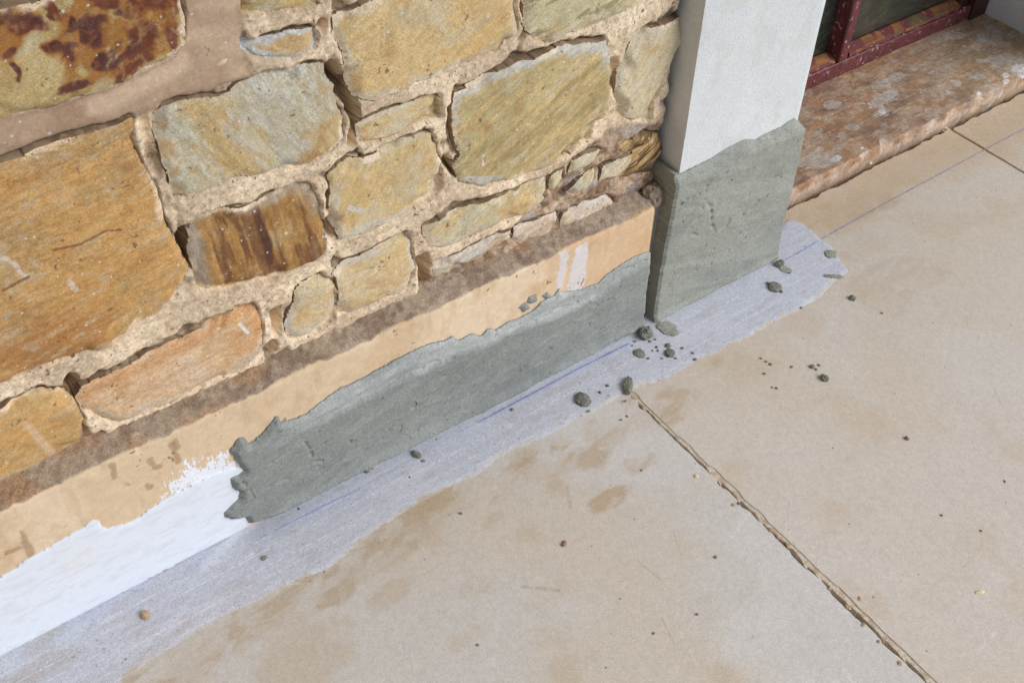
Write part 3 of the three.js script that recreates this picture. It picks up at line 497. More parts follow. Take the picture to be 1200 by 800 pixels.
{ // white primer brushed on the foot of the plinth
  const poly = roughen(onWall([[-330, 838], [-200, 790], [-100, 738], [-40, 702], ...whiteEdge, [318, 580], [318, 599], [276, 624.5], [130, 701], [0, 768.5], [-200, 878], [-330, 950]], .0015), .003, .0022, 160, 3);
  const g = relief(poly, .004, (x, y, d) => .0016 + .0012 * ss(0, .004, d) + (fbm(x * 14, y * 160, 3) - .5) * .001, -.001, 'wall', (x, y) => [x, y]);
  const t = tex(512, 512, (i, j) => { const n = fbm(i / 10, j / 3, 3), m = fbm(i / 70, j / 60, 4), f = vn(i * .9, j * .9); const c = [228, 233, 240]; mixc(c, [218, 221, 226], ss(.5, .7, n) * .6); mixc(c, [232, 228, 220], ss(.55, .7, m) * .5); const k = .985 + .03 * f; return [c[0] * k, c[1] * k, c[2] * k]; });
  t.wrapS = t.wrapT = THREE.RepeatWrapping;
  mesh('primer_coat', g, new THREE.MeshStandardMaterial({ map: t, roughness: .7 }), wall).userData.label = 'bright white primer brushed along the foot of the plinth';
}

// ───────── cement ─────────
function cementTex(c0, c1, c2) {
  const t = tex(1024, 1024, (i, j) => { const x = i / 1024, y = j / 1024, n = fbm(x * 9, y * 9, 5), m = fbm(x * 40 + 4, y * 40, 4), f = vn(i * .8, j * .8), g = vn(i / 3, j / 3); const sw = fbm(x * 5 + y * 3, y * 34 - x * 12, 4), dmp = fbm(x * 4 + 40, y * 9, 4); const c = c0.slice(); mixc(c, c1, ss(.42, .66, n) * .8); mixc(c, [c0[0] * 1.16, c0[1] * 1.16, c0[2] * 1.15], ss(.52, .68, sw) * .3); mixc(c, [c0[0] * .86, c0[1] * .86, c0[2] * .87], ss(.5, .66, dmp) * .35); mixc(c, c2, ss(.55, .7, m) * .4); const k = 1 + (hsh(i, j) - .5) * .24 + (g - .5) * .1; c[0] *= k; c[1] *= k; c[2] *= k; if (vn(i / 2.2 + 50, j / 2.2) * vn(i / 17, j / 17 + 9) > .72) mixc(c, [72, 72, 64], .75); return c; });
  t.wrapS = t.wrapT = THREE.MirroredRepeatWrapping; return t;
}
const cementMap = cementTex([139, 141, 134], [129, 132, 127], [152, 153, 146]);
const cementBump = tex(512, 512, (i, j) => { const v = 255 * (.35 * fbm(i / 5, j / 5, 4) + .5 * fbm(i / 60 + j / 70, j / 9 - i / 26, 4) + .15 * hsh(i, j)); return [v, v, v]; }, false);
cementBump.wrapS = cementBump.wrapT = THREE.MirroredRepeatWrapping; cementBump.repeat.set(2, 2);
const rpit = (x, y) => { const cx = Math.floor(x / .013), cy = Math.floor(y / .013), h = LAT[(cx * 73 + cy * 151) & 65535], px = (cx + .2 + .6 * LAT[(cx * 31 + cy * 57 + 9) & 65535]) * .013, py = (cy + .2 + .6 * LAT[(cx * 91 + cy * 17 + 5) & 65535]) * .013; return h > .88 ? ss(.0008 + h * .0012, .0003, Math.hypot(x - px, (y - py) * 1.3)) : 0; };
const cementMat = new THREE.MeshStandardMaterial({ map: cementMap, bumpMap: cementBump, bumpScale: .0012, roughness: .72, vertexColors: true });
{
  const px = [[281, 519], [288, 517], [294, 524], [302, 520], [314, 508], [322, 498], [326, 492], [330, 493], [333, 499], [346, 496], [354, 492], [362, 490], [375, 479], [388, 469], [402, 459], [415, 454], [429, 447], [456, 432], [482, 418], [506, 407], [526, 403], [534, 398], [540, 403], [548, 399], [558, 394], [566, 398], [578, 388], [584, 391], [600, 380], [612, 377], [628, 368], [640, 356], [654, 350], [658, 342], [664, 346], [686, 342], [704, 336], [714, 326], [728, 316], [748, 304], [767, 297], [765, 316], [761, 340], [757, 383], [734, 394], [708, 408], [660, 433], [626, 451], [616, 458], [580, 476], [564, 484], [544, 493], [510, 510], [480, 525], [440, 546], [420, 556], [400, 566], [368, 583], [336, 599], [320, 606], [294, 616], [290, 609], [276, 612], [266, 611], [264, 606], [271, 598], [282, 588], [283, 580], [274, 575], [272, 565], [284, 558], [287, 555], [277, 542], [273, 532]];
  const poly = roughen(smoothPoly(onWall(px, .011), 2), .002, .0026, 260, 11);
  const q = (p) => onWall(p, .011);
  const lip = q([[300, 530], [380, 496], [460, 452], [496, 438], [540, 416], [600, 392], [650, 372], [700, 352], [735, 325], [770, 305]]);
  const cracks = [[[460, 451], [486, 440], [510, 428], [532, 420]], [[280, 560], [292, 574], [297, 582]], [[314, 571], [340, 559], [357, 548], [366, 541], [377, 541]], [[316, 515], [330, 506]], [[356, 515], [366, 535]], [[600, 392], [630, 378]], [[650, 366], [680, 357]], [[480, 480], [490, 472]], [[520, 487], [533, 481]], [[736, 318], [760, 308]]].map(q);
  const pits = [[319, 541], [410, 516], [411, 517], [445, 517], [447, 515], [374, 506], [545, 480], [646, 409], [500, 452], [425, 507], [690, 380], [575, 430], [470, 500], [488, 505], [372, 546], [378, 548]].map((p) => q([p])[0]);
  const tipz = q([[290, 600], [264, 606]]);
  const above = (x, y) => { for (let i = 0; i + 1 < lip.length; i++) if (x >= lip[i][0] && x < lip[i + 1][0]) return y - lerp(lip[i][1], lip[i + 1][1], (x - lip[i][0]) / (lip[i + 1][0] - lip[i][0])); return x < lip[0][0] ? -.05 : .0; };
  const thin = (x, y) => ss(-.004, .007, above(x, y) + (fbm(x * 25, y * 25, 3) - .5) * .016) * ss(.3, .46, x);
  const g = relief(poly, .002, (x, y, d) => {
    const th = lerp(.0118, .0048, thin(x, y)) + (fbm(x * 6, y * 12, 3) - .5) * .003 + (fbm(x * 24, y * 70, 3) - .5) * .0009 + ss(.9, 1, ridge(x * 5 + y * 4, y * 26 - x * 7, 3)) * .0013;
    let z = lerp(.002, th, ss(-.002, .009, d));
    z += .006 * ss(.035, .0, y + (fbm(x * 13, 3, 3) - .5) * .03); // it toes out at the floor
    for (const c of cracks) { if (Math.abs(x - c[0][0]) > .16) continue; const s = segDist(c, x, y) + (vn(x * 130, y * 130) - .5) * .006; z -= .003 * ss(.0022, .0004, s); }
    for (const p of pits) { const s = Math.hypot(x - p[0], y - p[1]); z -= .003 * ss(.0032, .0006, s + (vn(x * 300, y * 300) - .5) * .004); }
    z -= .0028 * rpit(x, y); return z;
  }, -.004, 'wall', (x, y, z) => [x, y - z], { color: (x, y, d) => { const t = d < 0 ? 0 : thin(x, y) * (.55 + .45 * ss(.4, .6, fbm(x * 9, y * 50, 3))); const v = lerp(1, 1.62, t); return [v * .985, v, v * lerp(1.01, 1.05, t)]; } });
  tag(mesh('cement_render_band', g, cementMat), 'long band of wet grey cement trowelled onto the tan plinth, ragged at its start', 'cement render');
  // separate splashes of cement above the band
  const bits = [[[[624, 352], [632, 348], [634, 356], [628, 360], [622, 358]]], [[[612, 364], [620, 358], [626, 364], [618, 370]]], [[[640, 350], [646, 346], [650, 351], [644, 355]]]];
  bits.forEach(([p]) => { const pp = roughen(q(p), .002, .002, 300, 5); tag(mesh('cement_splash', relief(pp, .0016, (x, y, d) => .001 + .003 * ss(-.001, .005, d), -.002, 'wall', (x, y) => [x, y], { color: () => [1, 1, 1] }), cementMat), 'small grey cement splash on tan plinth just above the trowelled cement band', 'cement splash', 'cement splashes above the band'); });
}

// unseen wall, added to keep the sky off every face turned that way
{ const w = group('added_sky_blocker_wall', 'grey unseen wall added at one end to block the sky', 'wall'); mesh('face', metreUV(box(-1.25, -1.0, .002, 2.9, .0, 7, .01)), new THREE.MeshStandardMaterial({ color: col([116, 112, 106]), roughness: 1 }), w); }

{ const w = group('added_sky_blocker_roof', 'grey unseen overhead slab added to block the high sky', 'canopy'); mesh('blocker_slab', metreUV(box(-1.3, 3.4, 2.905, 3.0, -.6, 1.95, .01)), new THREE.MeshStandardMaterial({ color: col([128, 127, 126]), roughness: 1 }), w); }  // unseen overhead slab, added to cut the light from the high sky
// ───────── pillar beside the window ─────────
const plasterTex = tex(1024, 1024, (i, j) => { const n = fbm(i / 90, j / 90, 5), f = vn(i * .8, j * .8), g = vn(i / 4, j / 4); const c = [216, 219, 217]; mixc(c, [224, 225, 221], ss(.45, .65, n) * .7); mixc(c, [208, 208, 202], ss(.55, .72, fbm(i / 30, j / 44 + 9, 4)) * .5); const k = (1 + (f - .5) * .06 + (g - .5) * .035) * (vn(i / 1.7 + 9, j / 1.7) > .93 ? .88 : 1); return [c[0] * k, c[1] * k, c[2] * k]; });
plasterTex.wrapS = plasterTex.wrapT = THREE.RepeatWrapping;
const plasterBump = tex(512, 512, (i, j) => { const v = 255 * (.5 * fbm(i / 3.5, j / 3.5, 3) + .5 * fbm(i / 50, j / 50, 3)); return [v, v, v]; }, false);
plasterBump.wrapS = plasterBump.wrapT = THREE.RepeatWrapping; plasterBump.repeat.set(3, 3);
const plasterMat = new THREE.MeshStandardMaterial({ map: plasterTex, bumpMap: plasterBump, bumpScale: .0012, roughness: .85 });
const pillar = group('pillar', 'white plastered pillar with a fresh grey cement base beside the stone wall', 'pillar');
mesh('shaft', relief(roughen([[1.151, .004], [1.447, .004], [1.447, 1.6], [1.447, 2.9], [1.151, 2.9], [1.151, 1.6]], .02, .0006, 9, 77), .007, (x, y, d) => (fbm(x * 6, y * 6, 4) - .5) * .003 - .0025 * (1 - ss(0, .004, d)), -.6, 'wall', (x, y, z) => [x + z, y]), plasterMat, pillar);
{
  const top = [[796, 210], [806, 207], [821, 200], [842, 189], [859, 178], [870, 172], [881, 167], [892, 168], [906, 160], [922, 153], [932, 146], [937, 143], [943, 146]];
  const q = (p) => onWall(p, .015);
  const poly = roughen(q([...top, [947, 153], [939, 190], [928, 238], [919, 275], [913, 302], [880, 319], [830, 346], [790, 367], [767, 379], [776, 320], [787, 262]]), .004, .0016, 120, 21);
  const cracks = [[[830, 215], [826, 232], [836, 250], [834, 262], [842, 270]], [[836, 254], [834, 240], [834, 258]], [[800, 258], [804, 270], [816, 276], [832, 276]], [[834, 262], [840, 272], [852, 264], [856, 258]], [[800, 240], [820, 228]], [[812, 318], [816, 312]], [[876, 250], [884, 244], [890, 236]], [[905, 210], [918, 206]], [[812, 262], [824, 252]], [[878, 225], [878, 236]]].map(q);
  const ridges = [[[818, 216], [836, 206], [856, 194]], [[858, 264], [890, 256], [914, 244]], [[800, 250], [822, 248], [834, 240]], [[838, 208], [870, 198], [912, 182]]].map(q);
  const pits = [[852, 203], [862, 218], [806, 234], [852, 266], [834, 310], [837, 292], [874, 280], [916, 209], [882, 245], [800, 240], [816, 316], [872, 252], [840, 330], [824, 244]].map((p) => q([p])[0]);
  const yTop = q(top);
  const g = relief(poly, .0019, (x, y, d) => {
    let z = .0135 + (fbm(x * 8, y * 10, 3) - .5) * .004 + (fbm(x * 34 + y * 20, y * 50, 3) - .5) * .002;
    z -= .004 * (1 - ss(0, .006, d)); z -= .008 * (1 - ss(.0, .022, segDist(yTop, x, y) + (fbm(x * 30, y * 30, 3) - .5) * .012));
    for (const c of cracks) { const s = segDist(c, x, y) + (vn(x * 110, y * 110) - .5) * .009; z -= .0022 * ss(.0018, .0003, s); }
    for (const c of ridges) { const s = segDist(c, x, y) + (fbm(x * 60, y * 60, 2) - .5) * .006; z += .0014 * ss(.012, .002, s); }
    for (const p of pits) { const s = Math.hypot(x - p[0], y - p[1]); z -= .003 * ss(.0045, .001, s + (vn(x * 300, y * 300) - .5) * .003); }
    z += .006 * ss(.02, .0, y + (fbm(x * 20, 8, 3) - .5) * .02) - .0026 * rpit(x, y);
    return z;
  }, -.115, 'wall', (x, y, z) => [x * .9 + .3 - z, y + .4], { rings: [.15, .5, 1], color: () => [1.17, 1.16, 1.09] });
  mesh('cement_base', g, cementMat, pillar).userData.label = 'fresh grey cement trowelled round the foot of the white pillar';
  // cement packed into the gap between plinth and pillar
  const gap = box(1.09, 1.15, -.01, .289, -.12, -.02, .004); metreUV(gap); const n = gap.attributes.position.count; gap.setAttribute('color', new THREE.Float32BufferAttribute(new Float32Array(n * 3).fill(1), 3));
  mesh('gap_filling', gap, cementMat, pillar);
}
function lumpGeo(rx, ry, rz, sd, det = 3, rough = .35) {
  const g = new THREE.IcosahedronGeometry(1, det), p = g.attributes.position;
  for (let i = 0; i < p.count; i++) { const x = p.getX(i), y = p.getY(i), z = p.getZ(i); const k = 1 + rough * ((fbm(x * 1.7 + sd, y * 1.7 + z * 1.3 + sd, 3) - .5) * 1.4 + (fbm(x * 5 + sd * 3, y * 5 - z * 4, 2) - .5) * .8); let yy = y * k; if (yy < -.25) yy = -.25; p.setXYZ(i, x * k * rx, (yy + .25) * ry, z * k * rz); }
  g.computeVertexNormals(); return g;
}
{ const g = lumpGeo(.022, .03, .02, 4.4, 4, .5), p = at(780, 226, 'z', -.02); g.rotateZ(.3); g.translate(1.133, .275, -.03); const n = g.attributes.position.count; const m = new THREE.MeshStandardMaterial({ color: col([162, 144, 126]), bumpMap: cementBump, bumpScale: .003, roughness: .95 }); mesh('old_mortar_lump', metreUV(g), m, pillar).userData.label = 'crusty brownish mortar lump at the corner of pillar and plinth'; }

// ───────── coating strip on the floor ─────────
const coatPx = [[922, 258], [930, 256], [940, 260], [952, 270], [960, 278], [976, 288], [984, 302], [995, 318], [980, 328], [960, 348], [940, 360], [900, 380], [876, 394], [852, 404], [840, 414], [820, 420], [800, 432], [780, 444], [746, 452], [730, 460], [708, 474], [672, 492], [640, 511], [600, 528], [584, 535], [564, 552], [537, 565], [496, 586], [449, 614], [424, 632], [384, 667], [348, 680], [328, 685], [304, 702], [256, 724], [224, 744], [184, 768], [140, 798], [60, 845], [-80, 930]];
{
  const f = onFloor(coatPx, .002), poly = roughen([...f, [-.62, f[f.length - 1][1]], [-.62, -.012], [1.0, -.012], [1.48, -.012], [1.485, -.03]], .004, .0028, 90, 31);
  const plain = [...f, [-.62, f[f.length - 1][1]], [-.62, -.2], [1.48, -.2], [1.485, -.03]];
  const X0 = -.65, X1 = 1.75, Z0 = -.08, Z1 = .32, W = 2048, H = 512;
  const dust = onFloor([[0, 790], [120, 735], [250, 665], [290, 640]]), bluish = onFloor([[30, 770], [130, 712], [230, 660], [300, 625], [420, 572]]), mist = onFloor([[240, 666], [256, 650], [275, 628]]);
  const lines = [.062, .084, .104, .05, .121, .036, .14];
  const t = tex(W, H, (i, j) => {
    const x = lerp(X0, X1, i / (W - 1)), z = lerp(Z0, Z1, j / (H - 1)), n = fbm(x * 9, z * 30, 4), m = fbm(x * 30 + 5, z * 60, 4), f1 = hsh(i, j), f2 = vn(x * 230, z * 300);
    const c = [190, 193, 201]; mixc(c, [197, 199, 206], ss(.45, .65, n) * .8); mixc(c, [178, 174, 178], ss(.55, .72, m) * .5);
    mixc(c, [160, 172, 212], ss(.03, .004, segDist(bluish, x, z) + (n - .5) * .04) * .1);
    { const sl = fbm(x * 2.5 + 9, z * 170, 4); mixc(c, [210, 210, 217], ss(.55, .7, sl) * .16); mixc(c, [172, 170, 178], ss(.44, .32, sl) * .1); }
    mixc(c, [1, 1, 1], 0);
    mixc(c, [176, 168, 160], ss(.5, .66, fbm(x * 16 + 44, z * 50, 4)) * ss(.3, -.1, x) * .55);
    mixc(c, [216, 218, 222], ss(.014, .004, segDist(mist, x, z) + (m - .5) * .012) * .55);
    lines.forEach((l, q) => { const w = Math.abs(z - l - (fbm(x * 2.2 + q * 9, q, 2) - .5) * .012 - x * .004); const on = ss(.5, .68, fbm(x * 14 + q * 31, q * 5, 3) + (q < 3 ? .1 : -.04)); if (w < .0011) mixc(c, [222, 222, 230], (.25 + .75 * on) * .7 * ss(.2, .6, vn(x * 240, q * 7))); });
    if (f1 > .9) mixc(c, [230, 230, 238], .6); else if (f1 < .08) mixc(c, [140, 136, 142], .6);
    if (vn(x * 280 + 9, z * 280) > .95) mixc(c, [116, 108, 104], .6);
    { const e = sdfPoly(plain, x, z); if (e < .03) mixc(c, floorColour(x, z), ss(.007, -.003, e + (m - .5) * .022 + (fbm(x * 90, z * 150, 3) - .5) * .016) * .75); }
    const k = 1 + (f2 - .5) * .06; c[0] *= k; c[1] *= k; c[2] *= k; return c;
  });
  const g = relief(poly, .0045, (x, z, d) => .0009 + .0016 * ss(0, .008, d) + .0006 * (1 - ss(.003, .01, d)) * ss(.5, .64, fbm(x * 11, z * 11, 2)) + (fbm(x * 3, z * 130, 3) - .5) * .0009 - (Math.abs(x - J1) < .006 ? .0006 : 0), -.001, 'floor', (x, z) => [(x - X0) / (X1 - X0), (z - Z0) / (Z1 - Z0)]);
  const b = tex(512, 512, (i, j) => { const v = 255 * (.6 * hsh(i, j) + .4 * fbm(i / 9, j / 5, 3)); return [v, v, v]; }, false); b.wrapS = b.wrapT = THREE.RepeatWrapping; b.repeat.set(5, 1);
  tag(mesh('coating_strip', g, new THREE.MeshStandardMaterial({ map: t, bumpMap: b, bumpScale: .0005, roughness: .62 })), 'pale lavender grey waterproof coating brushed in a strip along the wall foot', 'coating');
}
{ // chalk lines
  const a = tex(1024, 16, (i, j) => { const v = 255 * clamp(ss(.25, .6, fbm(i / 5, j / 4, 2)) * ss(1, .5, Math.abs(j - 7.5) / 8)); return [v, v, v]; }, false); a.wrapS = a.wrapT = THREE.RepeatWrapping;
  const ribbon = (px, w, y, op, label, c) => {
    const p = onFloor(px, y), P = [], U = [], I = []; let run = 0;
    p.forEach(([x, z], i) => { if (i) run += Math.hypot(x - p[i - 1][0], z - p[i - 1][1]); const q = p[Math.min(i + 1, p.length - 1)], r = p[Math.max(i - 1, 0)], L = Math.hypot(q[0] - r[0], q[1] - r[1]), nx = -(q[1] - r[1]) / L * w / 2, nz = (q[0] - r[0]) / L * w / 2; P.push(x - nx, y, z - nz, x + nx, y, z + nz); U.push(run * 1.3, 0, run * 1.3, 1); if (i) { const k = i * 2; I.push(k - 2, k - 1, k, k - 1, k + 1, k); } });
    const g = new THREE.BufferGeometry(); g.setAttribute('position', new THREE.Float32BufferAttribute(P, 3)); g.setAttribute('uv', new THREE.Float32BufferAttribute(U, 2)); g.setIndex(I); g.computeVertexNormals();
    tag(mesh('chalk_line', g, new THREE.MeshStandardMaterial({ color: col(c), alphaMap: a, transparent: true, opacity: op, roughness: 1, side: THREE.DoubleSide })), label, 'chalk line');
  };
  ribbon([[560, 495], [620, 463], [680, 431], [738, 402]], .0032, .0062, 1, 'bright blue chalk line on the grey coating below the cement band', [92, 122, 205]);
  ribbon([[300, 633], [340, 612], [380, 592], [425, 571]], .0034, .0062, .55, 'faded short blue chalk line on the coating near the white primer', [130, 150, 212]);
  ribbon([[430, 568], [470, 545], [510, 522], [556, 497]], .003, .0062, .3, 'very faint blue chalk trace joining the faded and the bright chalk lines', [150, 164, 210]);
  ribbon([[920, 305], [945, 291], [960, 281.5]], .004, .0062, .65, 'short blue chalk mark on the rounded end of the coating strip', [128, 148, 208]);
  ribbon([[961, 281], [1000, 259], [1060, 226], [1120, 194], [1170, 167], [1240, 130], [1330, 84]], .0048, .0016, .55, 'long pale blue chalk line crossing the bare concrete before the sill', [136, 148, 196]);
}

// ───────── window: sill stone, frame, panes, room ─────────
{
  const X0 = 1.42, X1 = 2.62, W = 1536, H = 640;
  const patches = [[1045, 100, 26, 14], [1030, 116, 22, 10], [1105, 80, 26, 9], [1122, 98, 14, 10], [1090, 131, 8, 10, 1], [975, 123, 12, 6], [1000, 148, 10, 5], [980, 183, 9, 6, 1], [1013, 174, 7, 5, 1], [1070, 82, 8, 5], [1115, 45, 20, 8], [1160, 45, 30, 12], [1180, 75, 30, 14], [1110, 108, 10, 10], [960, 178, 30, 16], [1145, 90, 12, 8], [1175, 88, 10, 8, 1], [1195, 80, 10, 12, 1], [1155, 113, 8, 5, 1], [1035, 131, 14, 8], [1083, 107, 8, 5], [1035, 131, 5, 4, 1], [1180, 108, 14, 5, 1]].map(([x, y, a, b, w]) => { const p = at(x, y, 'y', .045), q = at(x + a, y, 'y', .045); return [p.x, p.z, p.distanceTo(q) * .62, b / a, w || 0]; });
  const t = tex(W, H, (i, j) => {
    const x = lerp(X0, X1, i / (W - 1)), z = lerp(-.42, -.06, j / (H - 1)), n = fbm(x * 8, z * 18, 5), m = fbm(x * 26, z * 40, 4), f = vn(x * 420, z * 420), r = fbm(x * 14 + 30, z * 30, 4);
    const c = [154, 123, 97]; mixc(c, [126, 96, 76], ss(.42, .62, n) * .8); mixc(c, [172, 128, 90], ss(.5, .66, r) * .6); mixc(c, [176, 156, 136], ss(.5, .68, m) * .6);
    mixc(c, [174, 150, 118], ss(1.95, 2.5, x + (n - .5) * .5) * .55);
    mixc(c, [206, 182, 158], ss(-.1, -.082, z + (m - .5) * .04) * .7); mixc(c, [196, 190, 184], ss(.6, .68, fbm(x * 22 + z * 9, z * 60 + 40, 4)) * .25);
    for (const [px, pz, R, asp, w] of patches) { const dx = x - px, dz = z - pz; if (Math.abs(dx) > R * 2.5 || Math.abs(dz) > R * 2.5) continue; const q = Math.hypot(dx * .8 + dz * .2 + (r - .5) * R * 2.2, dz / (asp + .35) + (n - .5) * R * 2.2) / R; mixc(c, w ? [216, 208, 200] : [178, 170, 160], ss(1.05, .8, q + (m - .5) * 3.2) * (w ? .9 : .7)); }
    if (vn(x * 130, z * 130) * vn(x * 30, z * 30 + 8) > .7) mixc(c, [206, 198, 190], .7);
    const k = 1 + (f - .5) * .16 + (fbm(x * 120, z * 120, 3) - .5) * .3; c[0] *= k; c[1] *= k; c[2] *= k; return c;
  });
  const P = [], U = [], I = [], pr = [];
  for (const [y, z] of [[-.06, -.112], [-.02, -.108], [.004, -.101], [.018, -.099], [.036, -.1], [.0415, -.1015], [.0442, -.1045]]) pr.push([y, z]);
  for (let z = -.126; z > -.43; z -= .008) pr.push([.0445 + (-.126 - z) * .02, z]);
  const nx = 170, np = pr.length;
  for (let i = 0; i <= nx; i++) { const x = lerp(1.44, 2.6, i / nx); pr.forEach(([y, z], k) => { const e = k > 0 && k < 7 ? 1 : 0; P.push(x, y + (k > 6 ? (fbm(x * 14, z * 22, 4) - .5) * .006 : 0) + (k < 4 ? (fbm(x * 40, 2, 3) - .5) * .01 : 0), z + e * ((fbm(x * 9, 4, 4) - .5) * .007 + (fbm(x * 60, y * 60, 2) - .5) * .006 - .012 * ss(.66, .76, vn(x * 24, 5)) * ss(.02, .04, y))); U.push((x - X0) / (X1 - X0), (z - (k < 6 ? (.0445 - y) * -.6 : 0) + .42) / .36); }); }
  for (let i = 0; i < nx; i++) for (let p = 0; p + 1 < np; p++) { const a = i * np + p, b = a + np; I.push(a, b, b + 1, a, b + 1, a + 1); }
  const g = new THREE.BufferGeometry(); g.setAttribute('position', new THREE.Float32BufferAttribute(P, 3)); g.setAttribute('uv', new THREE.Float32BufferAttribute(U, 2)); g.setIndex(I); g.computeVertexNormals();
  tag(mesh('window_sill_stone', g, new THREE.MeshStandardMaterial({ map: t, bumpMap: cementBump, bumpScale: .002, roughness: .7 })), 'worn brown slate sill spattered with pale paint, under the maroon window frame', 'sill');
}
const win = group('window', 'tall window with peeling maroon frame and dark green panes above the sill', 'window');
{
  const t = (seedX) => { const q = tex(512, 512, (i, j) => { const n = fbm(i / 30 + seedX, j / 30, 4), m = fbm(i / 5, j / 60, 3), f = vn(i / 1.6, j / 1.6), ch = fbm(i / 14 + 70, j / 14 + seedX, 4); const c = [102, 47, 48]; mixc(c, [80, 38, 40], ss(.45, .65, n) * .8); mixc(c, [134, 76, 76], ss(.5, .7, m) * .5); mixc(c, [204, 196, 196], ss(.69, .73, ch * .75 + f * .25) * .85); const k = .9 + .2 * f; return [c[0] * k, c[1] * k, c[2] * k]; }); q.wrapS = q.wrapT = THREE.RepeatWrapping; q.repeat.set(3, 3); return q; };
  const maroon = new THREE.MeshStandardMaterial({ map: t(3), roughness: .5 });
  const dt = tex(512, 512, (i, j) => { const m = fbm(i / 4, j / 50, 3), f = vn(i / 2, j / 2); const c = [78, 34, 32]; mixc(c, [48, 22, 22], ss(.4, .65, m)); mixc(c, [176, 158, 156], f > .93 ? .8 : 0); return c; }); dt.wrapS = dt.wrapT = THREE.RepeatWrapping; dt.repeat.set(4, 4);
  const darkRed = new THREE.MeshStandardMaterial({ map: dt, roughness: .45 });
  const bt = tex(512, 128, (i, j) => { const m = fbm(i / 26, j / 3, 3), n = fbm(i / 18 + 9, j / 18, 4), f = vn(i / 2, j / 2); const c = [150, 98, 54]; mixc(c, [112, 76, 48], ss(.4, .65, m) * .8); mixc(c, [108, 52, 48], ss(.46, .54, n)); mixc(c, [88, 92, 60], ss(.62, .68, fbm(i / 40 + 50, j / 26, 3)) * .6); mixc(c, [210, 200, 190], f > .95 ? .7 : 0); return c; }); bt.wrapS = bt.wrapT = THREE.RepeatWrapping; bt.repeat.set(1, 3);
  const bare = new THREE.MeshStandardMaterial({ map: bt, roughness: .8 });
  const zf = -.352;
  mesh('bottom_rail', metreUV(box(1.447, 2.58, .046, .088, zf - .06, zf, .004)), maroon, win);
  mesh('top_rail', metreUV(box(1.447, 2.58, 2.04, 2.1, zf - .06, zf, .004)), maroon, win);
  mesh('jamb', metreUV(box(1.447, 1.51, .088, 2.04, zf - .06, zf, .004)), maroon, win);
  const farJamb = mesh('jamb', metreUV(box(2.515, 2.578, .0475, 2.04, zf - .06, zf + .008, .004)), darkRed, win);
  mesh('jamb_stop', metreUV(box(2.478, 2.513, .088, 2.04, zf - .055, zf - .012, .004)), darkRed, farJamb);
  const mull = mesh('mullion', metreUV(box(2.012, 2.042, .089, 2.04, zf - .055, zf + .003, .006)), maroon, win);
  mesh('mullion_bead', metreUV(box(2.043, 2.06, .089, 2.04, zf - .05, zf - .01, .004)), darkRed, mull);
  for (const [a, b] of [[1.512, 2.011], [2.061, 2.477]]) {
    const sh = new THREE.Shape([[0, 0], [.03, 0], [.027, .007], [.004, .016], [0, .016]].map(([x, y]) => new THREE.Vector2(x, y)));
    const g = new THREE.ExtrudeGeometry(sh, { depth: b - a, bevelEnabled: false }); g.rotateY(Math.PI / 2); g.scale(1, 1, -1); // profile x -> z
    const p = g.attributes.position; for (let i = 0; i < p.count; i++) { const lx = p.getX(i), ly = p.getY(i), lz = p.getZ(i); p.setXYZ(i, a + lx, .0885 + ly, zf - .036 + lz); }
    const idx = g.index; if (!idx) { for (let i = 0; i < p.count; i += 3) { for (const at_ of [g.attributes.position]) { const x = at_.getX(i), y = at_.getY(i), z = at_.getZ(i); at_.setXYZ(i, at_.getX(i + 1), at_.getY(i + 1), at_.getZ(i + 1)); at_.setXYZ(i + 1, x, y, z); } } }
    g.computeVertexNormals(); metreUV(g);
    const gt = tex(512, 512, (i, j) => { const s = fbm(i / 60 + j / 34, j / 6 - i / 14, 4), m = fbm(i / 40, j / 40 + 30, 3), e = vn(i / 2, j / 2); const c = [44, 50, 43]; mixc(c, [62, 68, 58], ss(.5, .68, s) * .8); mixc(c, [78, 76, 52], ss(.6, .72, m) * .5); if (e > .965) mixc(c, [150, 150, 140], .6); return c; });
    const pg = box(a - .004, b + .004, .0885, 2.042, zf - .044, zf - .038, .001); metreUV(pg);
    gt.wrapS = gt.wrapT = THREE.RepeatWrapping; gt.repeat.set(2, 2);
    const pane = mesh('pane', pg, new THREE.MeshPhysicalMaterial({ map: gt, roughness: .16, clearcoat: 1, clearcoatRoughness: .08 }), win); pane.userData.label = 'dark green streaky pane'; mesh('glazing_bead', g, bare, pane);
  }
}
// pier on the other side of the window and the masonry over it
{ const p2 = group('pier', 'grey white plastered pier at the far end of the sill', 'pier');
  mesh('shaft', metreUV(box(2.581, 2.9, .003, 2.9, -.6, .0, .004)), plasterMat, p2);
  const lin = group('lintel_wall', 'white plastered wall over the window', 'wall'); mesh('face', metreUV(box(1.4475, 2.5805, 2.101, 2.9, -.6, -.01, .003)), plasterMat, lin); }

